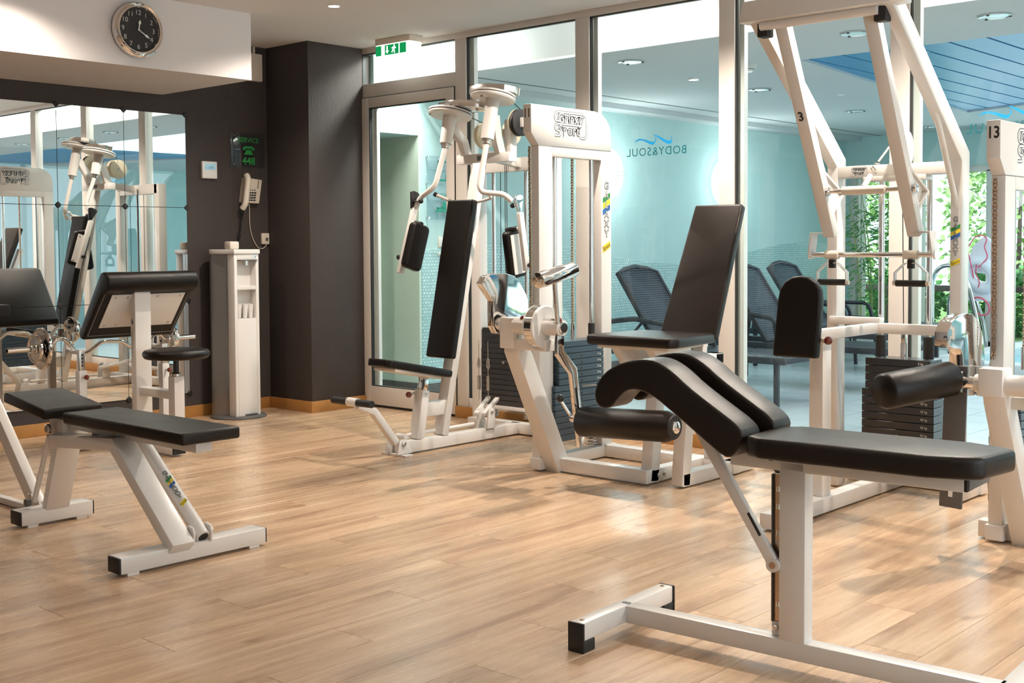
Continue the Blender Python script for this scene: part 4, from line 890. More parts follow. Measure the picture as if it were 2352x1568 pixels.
lathe(bm := nb(), [(.010, .026), (.016, .022), (.018, 0)], (-3.945, 4.75, .833), (1, 0, 0), 30); obj('hub_cap', bm, 'rubber', t)
cyl(bm := nb(), (-4.19, 4.735, .871), (-3.965, 4.735, .871), .009); obj('index_pin', bm, 'chrome', t)
for x in (-4.20, -3.958): ball(bm := nb(), (x, 4.735, .871), .018); obj('pin_knob', bm, 'bakelite', t)
K = [(4.611, 1.054), (4.642, 1.092), (4.71, 1.108), (4.80, 1.106), (4.87, 1.09), (4.917, 1.049), (4.966, .986), (4.995, .93), (5.012, .866), (4.97, .80), (4.86, .775), (4.78, .776), (4.73, .785), (4.70, .825), (4.698, .888), (4.698, .963)]
prism(bm := nb(), K, (-4.425, 0, 0), (0, 1, 0), ZX, .045); obj('polished_cam', bm, 'chrome', t, bev=.003, ang=40)
cyl(bm := nb(), (-4.395, 4.75, .833), (-4.352, 4.75, .833), .035, seg=26); obj('cam_hub', bm, 'chrome', t)
ua = V(0, .984, .18).normalized()
cyl(bm := nb(), V(-3.95, 4.565, 1.079), V(-3.95, 4.565, 1.079)+ua*.285, .041, seg=36); obj('counterweight', bm, 'chrome', t, bev=.004)
cyl(bm := nb(), (-3.95, 4.716, .86), (-3.95, 4.694, 1.075), .013); obj('counterweight_rod', bm, 'chrome', t)
obj('lever', beam(nb(), [(-3.965, 4.75, .81), (-3.965, 4.745, .705), (-3.965, 4.855, .60), (-3.965, 4.885, .42), (-3.965, 4.925, .20)], .022, .055, (1, 0, 0)), 'chrome', t, bev=.004)
obj('lever_slot', beam(nb(), [(-3.9535, 4.868, .515), (-3.9535, 4.890, .39)], .002, .016, (1, 0, 0)), 'seal', t)
for i in range(8): lathe(bm := nb(), [(0, .004), (.0008, .004)], (-3.965, 4.853+.0125*i-.018, .46-.035*i), (0, -1, -.18), 8); obj('index_hole', bm, 'brass', t, smooth=False)
tube(bm := nb(), [(-3.99, 4.87, .36), (-4.03, 4.84, .44)], .008); obj('clamp_lever', bm, 'chrome', t); ball(bm := nb(), (-4.035, 4.838, .455), .022); obj('clamp_knob', bm, 'plastic_black', t); cyl(bm := nb(), (-4.01, 4.90, .345), (-3.97, 4.90, .345), .020); obj('clamp_boss', bm, 'chrome', t)
tube(bm := nb(), [(-3.955, 4.895, .335), (-3.93, 4.895, .335), (-3.40, 4.895, .36), (-3.355, 4.895, .36)], [.045, .078, .078, .060], 40); obj('roller_pad', bm, 'leather_soft', t, ang=60)
lathe(bm := nb(), [(0, .062), (.006, .058)], (-3.357, 4.895, .36), (1, 0, 0), 36); obj('roller_end', bm, 'rubber', t); lathe(bm := nb(), [(0, .032), (.010, .030), (.016, .02), (.018, 0)], (-3.352, 4.895, .36), (1, 0, 0), 30); obj('roller_cap', bm, 'chrome', t)
# seat, back rest and their frame
b = nb(); roundpad('seat_pad', [(-3.935, 4.93), (-3.415, 4.93), (-3.39, 4.98), (-3.44, 5.40), (-3.90, 5.40), (-3.955, 4.98)], (0, 0, .738), (1, 0, 0), YX, .052, 'leather_soft', t, .018)
roundpad('seat_board', [(-3.88, 4.96), (-3.44, 4.96), (-3.50, 5.36), (-3.84, 5.36)], (0, 0, .722), (1, 0, 0), YX, .016, 'cream', t, .002)
prism(bm := nb(), [(4.99, .722), (5.34, .722), (5.30, .60), (5.16, .50), (5.10, .50), (5.08, .62)], (-3.82, 0, 0), (0, 1, 0), ZX, .05); obj('seat_bracket', bm, 'enamel', t, bev=.004)
prism(bm := nb(), [(4.99, .722), (5.34, .722), (5.30, .60), (5.16, .50), (5.10, .50), (5.08, .62)], (-3.60, 0, 0), (0, 1, 0), ZX, .05); obj('seat_bracket', bm, 'enamel', t, bev=.004)
bkv = V(0, .30, .72).normalized(); bkn = V(1, 0, 0).cross(bkv)
roundpad('back_pad', [(-.185, 0), (.165, 0), (.150, .77), (-.150, .77)], V(-3.60, 5.42, .745), (1, 0, 0), bkv, .05, 'leather_soft', t, .014)
obj('back_frame', beam(nb(), [(-3.62, 5.50, .45), (-3.62, 5.52, .70), (-3.62, 5.74, 1.25)], .07, .045, (1, 0, 0)), 'enamel', t, bev=.005)
for x0 in (-3.70, -3.51):
    obj('seat_leg', beam(nb(), [(x0, 5.165, .01) if x0 < -3.6 else (x0, 5.175, .01), (x0+.0, 5.235, .55)], .070, .075, (1, 0, 0)), 'enamel', t, bev=.006)
obj('side_base_beam', box(nb(), -3.735, -3.665, 5.15, 5.62, .008, .078), 'enamel', t, bev=.006); obj('side_base_beam', box(nb(), -3.545, -3.475, 5.15, 5.86, .008, .078), 'enamel', t, bev=.006)
obj('rear_base_beam', box(nb(), -4.36, -3.47, 5.62, 5.70, .008, .078), 'enamel', t, bev=.006)
boxo('rear_post', 'enamel', t, -3.66, -3.58, 5.62, 5.70, .07, .66, bev=.006); obj('seat_beam', box(nb(), -3.66, -3.58, 5.15, 5.70, .60, .66), 'enamel', t, bev=.006)
for y in (5.19, 5.25): bolt((-3.663, y, .045), (1, 0, 0), .010, t)

# ------------------------------------------------------------ pull-down and press machine number 3 (right)
t = thing('pullover_machine', 'tall white pull-down machine number 3 with swinging arms, hand grips and black weight stack', 'exercise machine', (-2.6, 5.4, 0))
XL, XR = -2.93, -2.29
for x in (XL, XR):
    obj('side_frame', beam(nb(), [(x, 5.735, .07), (x, 5.735, 1.665), (x, 4.93, 2.33)], .055, .095, (1, 0, 0)), 'enamel', t, bev=.005)
    tube(bm := nb(), [(x, 5.70, 1.42), (x, 5.42, 1.90)], .014, 12); obj('brace_rod', bm, 'enamel', t)
prism(bm := nb(), [(4.865, 2.27), (4.985, 2.27), (5.0, 2.37), (4.91, 2.375)], (-2.985, 0, 0), (0, 1, 0), ZX, .78); obj('top_beam', bm, 'enamel', t, bev=.006)
obj('cross_beam', box(nb(), XL+.027, XR-.027, 5.69, 5.76, 1.585, 1.645), 'enamel', t, bev=.005); galaxy_logo((-2.785, 5.69, 1.615), (1, 0, 0), ZX, .085, t)
boxo('pulley_plate', 'enamel', t, -2.76, -2.44, 5.68, 5.77, 1.562, 1.588, bev=.003)
tube(bm := nb(), [(-2.90, 4.93, 2.255), (-2.33, 4.93, 2.255)], .022, 18); obj('pivot_tube', bm, 'enamel', t)
AX = (-2.815, -2.385)
for x in AX:
    obj('swing_arm', beam(nb(), [(x, 4.96, 2.30), (x, 5.455, 1.295)], .062, .055, (1, 0, 0)), 'enamel', t, bev=.005)
    obj('arm_brace', beam(nb(), [(x, 5.40, 1.36), (x, 5.56, 1.50), (x, 5.36, 1.60)], .03, .012, (1, 0, 0)), 'enamel', t, bev=.002)
    prism(bm := nb(), [(5.28, 1.62), (5.52, 1.53), (5.44, 1.34), (5.40, 1.34)], (x-.004, 0, 0), (0, 1, 0), ZX, .008); obj('web_plate', bm, 'enamel', t, bev=.001)
for x in (-2.895, -2.325): boxo('bearing', 'rubber', t, x-.028, x+.028, 4.93, 4.99, 2.205, 2.275, bev=.008)
letter('number_print', '3', .062, (AX[0], 5.151, 1.850), (1, 0, 0), V(0, -.442, .897), 'black', t, off=.0015, lift=.002)
for s, x in ((-1, AX[0]), (1, AX[1])):
    xo = x+s*.085
    obj('arm_bracket', beam(nb(), [(x+s*.02, 5.44, 1.305), (xo, 5.44, 1.305), (xo+s*.012, 5.44, 1.195)], .07, .008, (0, 1, 0)), 'enamel', t, bev=.002)
    lathe(bm := nb(), [(0, .022), (.012, .022)], (xo+s*.010, 5.44, 1.20), (s, 0, 0), 20); obj('bracket_boss', bm, 'chrome', t)
tube(bm := nb(), [(-2.905, 5.44, 1.20), (-2.295, 5.44, 1.20)], .0125, 16); obj('handle_rod', bm, 'chrome', t)
for x in (-2.80, -2.40):
    cyl(bm := nb(), (x-.034, 5.44, 1.20), (x+.034, 5.44, 1.20), .021, seg=22); obj('rod_sleeve', bm, 'cream', t)
    boxo('swivel', 'rubber', t, x-.014, x+.014, 5.425, 5.455, 1.135, 1.178, bev=.004)
    obj('stirrup', beam(nb(), [(x-.078, 5.44, 1.066), (x-.078, 5.44, 1.115), (x-.03, 5.44, 1.16), (x+.03, 5.44, 1.16), (x+.078, 5.44, 1.115), (x+.078, 5.44, 1.066)], .030, .004, (0, 1, 0)), 'enamel', t, bev=.001)
    cyl(bm := nb(), (x-.072, 5.44, 1.066), (x+.072, 5.44, 1.066), .0155, seg=18); obj('hand_grip', bm, 'rubber', t); cyl(bm := nb(), (x-.088, 5.44, 1.066), (x+.088, 5.44, 1.066), .011, seg=16); obj('grip_rod', bm, 'cream', t)
tube(bm := nb(), [(AX[0], 5.35, 1.505), (AX[1], 5.35, 1.505)], .0115, 16); obj('upper_rod', bm, 'chrome', t)
cyl(bm := nb(), (-2.70, 5.35, 1.505), (-2.485, 5.35, 1.505), .021, seg=22); obj('rod_sleeve', bm, 'cream', t)
for x in (AX[0]+.035, AX[1]+.04): lathe(bm := nb(), [(0, .022), (.01, .022), (.014, .012)], (x, 5.35, 1.505), (1, 0, 0), 16); obj('rod_collar', bm, 'chrome', t)
cyl(bm := nb(), (-2.60, 5.36, 1.52), (-2.595, 5.42, 1.575), .013); obj('cable_end', bm, 'cream', t)
torus(bm := nb(), (-2.594, 5.45, 1.605), (1, 0, .4), .016, .004, 18, 8, 1.3); obj('shackle', bm, 'steel', t); torus(bm := nb(), (-2.594, 5.49, 1.635), (.2, 0, 1), .012, .003, 16, 6, 1.4); obj('snap_hook', bm, 'steel', t)
pulley((-2.555, 5.66, 1.715), (1, .12, 0), .082, .05, t, 'ivory'); lathe(bm := nb(), [(0, .078), (.006, .084), (.012, .084)], (-2.527, 5.66, 1.715), (1, .12, 0), 40); obj('pulley_cheek', bm, 'enamel', t)
tube(bm := nb(), [(-2.594, 5.50, 1.645), (-2.575, 5.58, 1.72)], .005, 8); obj('cable', bm, 'ivory', t)
tube(bm := nb(), [(-2.585, 5.75, 1.60), (-2.585, 5.78, .78)], .0025, 6); obj('cable', bm, 'rubber', t)
# lower frame
obj('base_beam', box(nb(), -2.72, -2.645, 4.62, 6.02, .008, .078), 'enamel', t, bev=.006); obj('base_beam', box(nb(), -2.96, -2.90, 5.70, 5.79, .008, .078), 'enamel', t, bev=.006)
obj('rear_base_beam', box(nb(), -2.97, -2.25, 5.94, 6.02, .008, .078), 'enamel', t, bev=.006); obj('right_base_beam', box(nb(), -2.32, -2.26, 5.69, 6.02, .008, .078), 'enamel', t, bev=.006)
boxo('front_post', 'enamel', t, -2.735, -2.665, 5.09, 5.175, .07, .815, bev=.005)
obj('guide_frame', box(nb(), -2.70, -2.652, 4.99, 5.66, .810, .860), 'enamel', t, bev=.005); obj('guide_frame', box(nb(), -2.70, -2.27, 5.63, 5.68, .810, .860), 'enamel', t, bev=.005)
obj('guide_frame', box(nb(), -2.93, -2.655, 5.66, 5.71, .845, .885), 'enamel', t, bev=.004)
roundpad('chest_pad', [(-.115, 0), (.105, 0), (.108, .26), (.100, .31), (.078, .345), (.04, .368), (0, .374), (-.04, .368), (-.078, .345), (-.100, .31), (-.108, .26)], V(-2.725, 4.93, .737), (1, 0, 0), V(.04, .06, 1).normalized(), -.05, 'leather', t, .014)
boxo('pad_slide', 'enamel', t, -2.70, -2.66, 4.98, 5.09, .815, .85, bev=.003); boxo('pad_mount', 'rubber', t, -2.74, -2.64, 4.978, 4.99, .80, .87, bev=.002)
cyl(bm := nb(), (-2.655, 5.04, .815), (-2.61, 5.02, .815), .014); obj('locking_pin', bm, 'cream', t); ball(bm := nb(), (-2.60, 5.015, .815), .020); obj('pin_knob', bm, 'bakelite', t)
stack(-2.77, -2.43, 5.74, 5.88, .13, .68, 14, t, wide=.018, wz=.555, labels=True, face_ax='y', pin=3)
for x in (-2.715, -2.465): cyl(bm := nb(), (x, 5.80, .1), (x, 5.80, 1.585), .015, seg=16); obj('guide_rod', bm, 'chrome', t); cyl(bm := nb(), (x, 5.80, .68), (x, 5.80, .79), .026, seg=18); obj('rod_sleeve', bm, 'rubber', t)
cyl(bm := nb(), (-2.588, 5.79, .68), (-2.588, 5.79, .755), .016); obj('stack_rod', bm, 'chrome', t); boxo('shackle', 'steel', t, -2.60, -2.576, 5.78, 5.80, .755, .80, bev=.003)
cyl(bm := nb(), (-2.60, 5.70, .285), (-2.60, 5.74, .285), .013); obj('selector_pin', bm, 'steel', t)
galaxy_sticker((XR+.0, 5.735-.0485, 1.28), (1, 0, 0), ZX, .205, t, .045)

# ------------------------------------------------------------ leg machine with tower number 13 (right edge)
t = thing('leg_machine', 'white leg machine with tower number 13 and thick black roller at the right edge', 'exercise machine', (-1.9, 5.1, 0))
xm, o0, o1 = tower(t, -1.832, 5.0, 5.715, 1.754, '13')
stack(xm-.07, xm+.055, o0+.02, o1-.015, .15, .64, 14, t, 'stack2', wide=.03, wz=.45, labels=True)
chain(0, 0, 0, 0, t, [(-1.862, 5.03, 1.52), (-1.866, 5.045, .80), (-1.90, 5.10, .72)])
obj('front_strut', beam(nb(), [(-1.75, 4.76, .745), (-1.75, 4.79, .64), (-1.75, 5.12, .01)], .088, .10, (1, 0, 0)), 'enamel', t, bev=.006)
boxo('bearing_block', 'enamel', t, -1.80, -1.705, 4.70, 4.80, .655, .765, bev=.006)
boxo('base_beam', 'enamel', t, -1.945, -1.10, 5.095, 5.165, .008, .080, bev=.006)
cyl(bm := nb(), (-1.825, 4.75, .70), (-1.79, 4.75, .70), .036, seg=28); obj('axle_boss', bm, 'enamel', t); cyl(bm := nb(), (-1.71, 4.75, .70), (-1.36, 4.75, .70), .042, seg=30); obj('axle_tube', bm, 'enamel', t)
cyl(bm := nb(), (-1.875, 4.75, .70), (-1.80, 4.75, .70), .026, seg=24); obj('axle', bm, 'chrome', t); cyl(bm := nb(), (-1.888, 4.75, .70), (-1.872, 4.75, .70), .045, seg=28); obj('axle_collar', bm, 'steel', t)
obj('bearing_arm', box(nb(), -1.71, -1.2, 4.80, 4.86, .60, .65), 'enamel', t, bev=.005)
K = [(4.701, .844), (4.702, .90), (4.74, .94), (4.804, .958), (4.895, .966), (4.95, .962), (5.02, .93), (5.07, .86), (5.09, .78), (5.09, .66), (4.98, .62), (4.87, .63), (4.862, .74), (4.850, .80), (4.83, .825), (4.763, .831)]
prism(bm := nb(), K, (-1.975, 0, 0), (0, 1, 0), ZX, .055); obj('polished_cam', bm, 'chrome', t, bev=.004, ang=40)
obj('lever_plate', beam(nb(), [(-1.905, 4.755, .765), (-1.915, 4.755, .45), (-1.925, 4.755, .19)], .014, .092, (0, 1, 0)), 'grey', t, bev=.004, label='dark steel lever plate with a slot')
obj('lever_slot', beam(nb(), [(-1.920, 4.7475, .300), (-1.924, 4.7475, .235)], .002, .017, (0, 1, 0)), 'offwhite', t)
tube(bm := nb(), [(-2.045, 4.385, .683), (-2.04, 4.40, .684), (-1.925, 4.725, .712), (-1.92, 4.738, .713)], [.058, .070, .070, .062], 44); obj('roller_pad', bm, 'leather', t, ang=60)
boxo('support_post', 'enamel', t, -1.92, -1.875, 4.99, 5.03, .62, .74, bev=.003)

# ------------------------------------------------------------ leg curl bench number 8 (right foreground), turned a little
ROT = math.radians(3.4); OX = V(-2.335, 3.118, 0)
t = thing('back_extension_bench', 'large black padded bench number 8 with split curved knee pads in the right foreground', 'exercise bench', OX, ROT)
MT = Matrix.Translation(OX) @ Matrix.Rotation(ROT, 4, 'Z')
def lobj(name, b, m, bev=0., **k): b.transform(MT); return obj(name, b, m, t, bev, **k)
def lbox(name, m, *q, bev=.005): return lobj(name, box(nb(), *q), m, bev)
lbox('front_crossbar', 'enamel', -.026, .026, -.262, .262, .036, .093, bev=.006)
for s in (-1, 1):
    b = box(nb(), -.030, .030, min(s*.262, s*.270), max(s*.262, s*.270), 0, .093); box(b, -.028, .028, min(s*.262, s*.205), max(s*.262, s*.205), 0, .037); lobj('rubber_foot', b, 'rubber', .003)
    lathe(b := nb(), [(0, .008), (.003, .006)], (0, s*.235, .093), ZX, 12); lobj('bolt', b, 'brass')
lbox('main_beam', 'enamel', .022, 1.20, -.029, .029, .036, .093, bev=.006)
lbox('rear_crossbar', 'enamel', 1.18, 1.24, -.262, .262, .036, .093, bev=.006)
for s in (-1, 1): b = box(nb(), 1.176, 1.244, min(s*.262, s*.270), max(s*.262, s*.270), 0, .093); box(b, 1.178, 1.242, min(s*.262, s*.205), max(s*.262, s*.205), 0, .037); lobj('rubber_foot', b, 'rubber', .003)
letter('number_print', '8', .045, MT @ V(.012, 0, .0935), MT.to_3x3() @ V(0, 1, 0), MT.to_3x3() @ V(-1, 0, 0), 'grey_print', t, off=.0008)
lbox('upright', 'enamel', .560, .643, -.029, .029, .088, .622, bev=.006)
lbox('top_rail', 'enamel', .40, 1.095, -.029, .029, .590, .640, bev=.006); lbox('end_cap', 'rubber', 1.093, 1.103, -.028, .028, .592, .638, bev=.003)
lbox('rear_cross_rail', 'grey', 1.098, 1.106, -.02, .15, .595, .637, bev=.002)
pp = [(.500, -.125), (.555, -.152), (1.035, -.152), (1.135, -.118), (1.165, -.09), (1.195, .09), (1.15, .115), (1.06, .148), (.56, .148), (.49, .10)]
prism(b := nb(), pp, (0, 0, .640), (1, 0, 0), YX, .061); lobj('bench_pad', b, 'leather_soft', .017, segs=4, ang=70)
# adjusting strip with holes, strut
HZ = [.185, .31, .40, .478, .53]
b = box(nb(), .528, .533, -.012, .028, .135, .575); lobj('strip_edge', b, 'grey', .001)
b = nb()
zs_ = [.135]+[z for h in HZ for z in (h-.008, h+.008)]+[.575]
for a, c in zip(zs_[::2], zs_[1::2]): box(b, .533, .560, -.003, .003, a, c)
for h in HZ: box(b, .533, .540, -.003, .003, h-.008, h+.008); box(b, .555, .560, -.003, .003, h-.008, h+.008)
lobj('hole_strip', b, 'brass'); ball(b := nb(), (.548, -.008, .592), .014); lobj('strip_knob', b, 'plastic_black')
lathe(b := nb(), [(0, .010), (.006, .010), (.009, .006)], (.543, -.010, .118), (0, -1, 0), 12); lobj('bolt', b, 'steel'); lbox('strip_bracket', 'enamel', .528, .562, -.008, .012, .095, .135, bev=.002)
lobj('pad_strut', beam(nb(), [(.29, -.026, .70), (.541, -.026, .318)], .022, .034, (0, 1, 0)), 'enamel', .004)
lobj('strut_slot', beam(nb(), [(.465, -.0372, .455), (.505, -.0372, .392)], .001, .009, (0, 1, 0)), 'black')
lathe(b := nb(), [(-.011, .021), (.013, .021)], (.545, -.026, .310), (0, -1, 0), 20); lobj('strut_eye', b, 'enamel'); lathe(b := nb(), [(.0, .010), (.0145, .010)], (.545, -.026, .310), (0, -1, 0), 14); lobj('strut_pin', b, 'brass')
# curved knee pads: side profile, extruded across
KP = [(-.028, .775), (-.026, .80), (-.008, .835), (.030, .868), (.075, .888), (.13, .901), (.175, .903), (.215, .893), (.26, .868), (.305, .833), (.36, .798), (.42, .762), (.465, .735), (.492, .71), (.494, .688), (.475, .652), (.455, .632), (.435, .628), (.37, .670), (.31, .712), (.25, .752), (.205, .782), (.165, .800), (.125, .808), (.09, .802), (.06, .775), (.035, .745), (.0, .738), (-.02, .752)]
def smooth_closed(P, it=1):
    for _ in range(it):
        Q = []
        for i in range(len(P)):
            a, b = P[i], P[(i+1) % len(P)]; Q += [(a[0]*.75+b[0]*.25, a[1]*.75+b[1]*.25), (a[0]*.25+b[0]*.75, a[1]*.25+b[1]*.75)]
        P = Q
    return P
KPs = smooth_closed(KP)
for y0, dx, dz in ((-.128, 0, 0), (.035, .02, .010)):
    prism(b := nb(), [(a+dx, c+dz) for a, c in KPs], (0, y0+.118, 0), (1, 0, 0), ZX, .118); lobj('knee_pad', b, 'leather_soft', .012, segs=3, ang=60)
lobj('knee_pad_frame', beam(nb(), [(.05, .0, .80), (.15, .0, .80), (.46, .0, .64)], .045, .02, (0, 1, 0)), 'enamel', .003)
lathe(b := nb(), [(0, .012), (.02, .012)], (.545, -.03, .632), (0, -1, 0), 14); lobj('hinge_bolt', b, 'grey')

# ------------------------------------------------------------ pool hall furniture and fittings
def lounger(loc, label, flat_=False):
    x, y, z = loc; t = thing('sun_lounger', label, 'sun lounger', (x, y, 0), 0, 'dark wicker loungers along the turquoise wall')
    # x, y: the hinge of the back rest on the near side; the foot end lies toward +x
    L_, Wd, H = 1.20, .60, .36
    for yy in (y, y+Wd): obj('side_rail', beam(nb(), [(x-.62, yy, H), (x+L_, yy, H)], .045, .055, YX), 'wicker', t, bev=.01)
    for xx in (x-.60, x+L_-.03): obj('cross_rail', beam(nb(), [(xx, y, H), (xx, y+Wd, H)], .045, .05, (1, 0, 0)), 'wicker', t, bev=.01)
    for xx in (x-.55, x+L_-.08):
        for yy in (y, y+Wd): obj('leg', beam(nb(), [(xx, yy, 0), (xx, yy, H)], .04, .04, YX), 'wicker', t, bev=.01)
    roundpad('seat', [(x, y+.02), (x+L_, y+.02), (x+L_, y+Wd-.02), (x, y+Wd-.02)], (0, 0, H-.005), (1, 0, 0), YX, .03, 'weave', t, .006)
    bv = V(-.42, 0, .62).normalized() if not flat_ else V(-1, 0, .04).normalized(); bl = .80
    C0 = V(x, y, H+.03); n_ = V(0, 1, 0).cross(bv)
    P = [(.02, 0), (Wd-.02, 0), (Wd-.02, bl-.05), (Wd*.75, bl-.01), (Wd*.5, bl+.01), (Wd*.25, bl-.01), (.02, bl-.05)]
    b = nb(); prism(b, P, C0, (0, 1, 0), bv, .02); obj('back_rest', b, 'weave', t)
    fr = [C0+V(0, a, 0)+bv*c+n_*.01 for a, c in P]
    obj('back_frame', tube(nb(), fr, .024, 8, closed=True), 'wicker', t)
    if not flat_:
        for yy in (y-.03, y+Wd+.03):
            tube(bm := nb(), [(x-.56, yy, H), (x-.52, yy, .60), (x-.20, yy, .64), (x+.12, yy, .60), (x+.16, yy, H)], .022, 8, .06); obj('armrest', bm, 'wicker', t)
        tube(bm := nb(), [(x-.42, y+.04, H), (x-.16, y+.04, H+.26)], .012, 6); obj('stay', bm, 'wicker', t)
        for q in (.3, .55): torus(bm := nb(), (x-.42+.26*q+.02, y+.04, H+.26*q-.01), (0, 1, 0), .022, .006, 12, 6); obj('stay_notch', bm, 'wicker', t)
    return t
lounger((-5.80, 8.20, 0), 'dark wicker lounger nearest the tower number 11 with raised back')
lounger((-5.52, 9.45, 0), 'dark wicker lounger with raised back behind the black seat back')
lounger((-5.95, 10.95, 0), 'dark wicker lounger with raised back behind the black chest pad')
lounger((-6.15, 12.38, 0), 'low flat dark wicker lounger near the bamboo at the far window', True)
t = thing('wicker_armchair', 'dark armchair with thin curved arms in front of the bamboo', 'chair', (-6.1, 12.0, 0))
for yy in (11.72, 12.2): tube(bm := nb(), [(-6.45, yy, .30), (-6.45, yy, .62), (-5.85, yy, .62), (-5.78, yy, .34), (-5.76, yy, 0)], .02, 8, .08); obj('armrest', bm, 'wicker', t)
for yy in (11.72, 12.2): tube(bm := nb(), [(-6.45, yy, .30), (-6.5, yy, 0)], .02, 8); obj('leg', bm, 'wicker', t)
boxo('seat', 'wicker', t, -6.48, -5.78, 11.72, 12.2, .27, .33, bev=.02)

for i, (y, z) in enumerate(((9.30, 1.95), (11.44, 1.93))):
    t = thing('wall_lamp', ('glowing round wall lamp on the turquoise wall beside tower number 11', 'glowing round wall lamp half hidden by the white mullion')[i], 'lamp', (PX, y, z))
    lathe(bm := nb(), [(.0, .20), (.02, .235), (.05, .24), (.075, .20), (.085, 0)], (PX+.01, y, z), (1, 0, 0), 40); obj('shade', bm, 'lampcool', t)
    boxo('mount', 'offwhite', t, PX, PX+.012, y-.08, y+.08, z-.08, z+.08)
    b = nb(); box(b, PX+.094, PX+.10, y-.24, y+.24, z-.022, z-.014); box(b, PX+.094, PX+.10, y-.24, y+.24, z+.014, z+.022); obj('clasp', b, 'steel', t)
    l = bpy.data.lights.new('wall_lamp_bulb', 'POINT'); l.energy = 16; l.color = (.93, 1, .97); l.shadow_soft_size = .15
    o = bpy.data.objects.new('wall_lamp_bulb', l); COL.objects.link(o); o.location = (PX+.32, y, z)
DLP = [(-5.323, 7.211), (-5.513, 8.316), (-5.47, 9.278), (-3.577, 7.246), (-5.643, 11.441), (-5.764, 13.594), (-2.708, 7.277), (-1.6, 7.3), (-.5, 7.3)]
DLN = ['first round ceiling light past the glass, near the cove', 'small lit ceiling spot in the middle of the pool hall ceiling', 'round glass ceiling light behind the lit spot', 'large round ceiling light left of the blue slats', 'round ceiling light between the arms of machine number 3', 'farthest round ceiling light near the far window wall', 'round ceiling light at the right edge in front of the blue slats']
for i, (x, y) in enumerate(DLP):
    t = thing('pool_hall_downlight', DLN[i] if i < 7 else 'round pool hall ceiling light outside the picture', 'light', (x, y, PZ), 0, None if i < 7 else 'pool hall lights outside the picture')
    r = .045 if i == 1 else .095
    lathe(bm := nb(), [(0, r), (-.008, r), (-.010, r*.9), (-.004, r*.84), (0, r*.84)], (x, y, PZ-.001), ZX, 30); obj('trim_ring', bm, 'chrome' if i != 1 else 'offwhite', t)
    lathe(bm := nb(), [(-.006, r*.82), (-.002, r*.82)], (x, y, PZ-.001), ZX, 30); obj('lamp_glass', bm, 'lamp' if i == 1 else 'lampdim', t)
    if i != 1:
        for a in (.4, 2.5, 4.6): boxo('clip', 'grey', t, x+r*.9*math.cos(a)-.008, x+r*.9*math.cos(a)+.008, y+r*.9*math.sin(a)-.008, y+r*.9*math.sin(a)+.008, PZ-.016, PZ-.008, bev=.002)
t = thing('smoke_detector', 'white round smoke detector on the pool hall ceiling beside a mullion', 'detector', (-4.80, 7.955, PZ))
lathe(bm := nb(), [(0, .075), (-.022, .075), (-.03, .06), (-.038, .045), (-.055, .04), (-.058, 0)], (-4.80, 7.955, PZ), ZX, 30); obj('housing', bm, 'offwhite', t)
lathe(bm := nb(), [(-.031, .056), (-.037, .052)], (-4.80, 7.955, PZ), ZX, 30); obj('slot_ring', bm, 'grey', t)
# signs on the wall by the glass door
for zc, nm, lb in ((1.88, 'solarium_sign', 'upper acrylic sign with green picture of a booth behind the glass door'), (1.60, 'massage_sign', 'lower acrylic sign MASSAGE with green figures behind the glass door')):
    t = thing(nm, lb, 'sign', (PX, 7.09, zc-.12))
    boxo('plate', 'acrylic', t, PX+.022, PX+.027, 6.905, 7.275, zc-.122, zc+.122, bev=.001)
    for y in (6.92, 7.26):
        for z in (-.11, .11): lathe(bm := nb(), [(0, .005), (.027, .005), (.028, .010), (.036, .008)], (PX, y, zc+z), (1, 0, 0), 12); obj('standoff', bm, 'chrome', t)
    xx = PX+.028
    if nm[0] == 's':
        b = nb(); 
        for q in ((7.03, 7.165, zc+.068, zc+.084), (7.03, 7.165, zc-.085, zc-.070), (7.03, 7.043, zc-.085, zc+.084), (7.152, 7.165, zc-.085, zc+.084)): box(b, xx, xx+.001, *q)
        obj('booth_frame', b, 'teal', t, smooth=False); boxo('booth_lamp', 'teal', t, xx, xx+.001, 7.12, 7.145, zc-.068, zc-.03, bev=0); boxo('booth_figure', 'teal', t, xx, xx+.001, 7.055, 7.075, zc-.02, zc+.05, bev=0)
    else:
        letter('lettering', 'MASSAGE', .048, (xx, 7.09, zc+.075), (0, 1, 0), ZX, 'teal', t, off=.0005)
        b = nb(); box(b, xx, xx+.001, 7.0, 7.19, zc-.062, zc-.048); box(b, xx, xx+.001, 7.015, 7.02, zc-.11, zc-.062); box(b, xx, xx+.001, 7.17, 7.175, zc-.11, zc-.062); box(b, xx, xx+.001, 7.125, 7.14, zc-.11, zc-.062); obj('table_symbol', b, 'teal', t, smooth=False)
        b = nb(); prism(b, [(7.015, zc-.044), (7.185, zc-.044), (7.185, zc-.034), (7.10, zc-.028), (7.06, zc-.020), (7.03, zc-.026)], (xx, 0, 0), (0, 1, 0), ZX, .001); lathe(b, [(0, .010), (.001, .010)], (xx, 7.025, zc-.028), (1, 0, 0), 12); obj('lying_figure', b, 'teal', t, smooth=False)
        b = nb(); prism(b, [(7.075, zc-.03), (7.14, zc-.03), (7.15, zc-.02), (7.12, zc+.018), (7.105, zc+.036), (7.092, zc+.02)], (xx, 0, 0), (0, 1, 0), ZX, .001); lathe(b, [(0, .011), (.001, .011)], (xx, 7.075, zc+.048), (1, 0, 0), 12); obj('masseur_figure', b, 'teal', t, smooth=False)
t = thing('light_switch', 'white double light switch below the massage sign', 'switch', (PX, 7.13, 1.25))
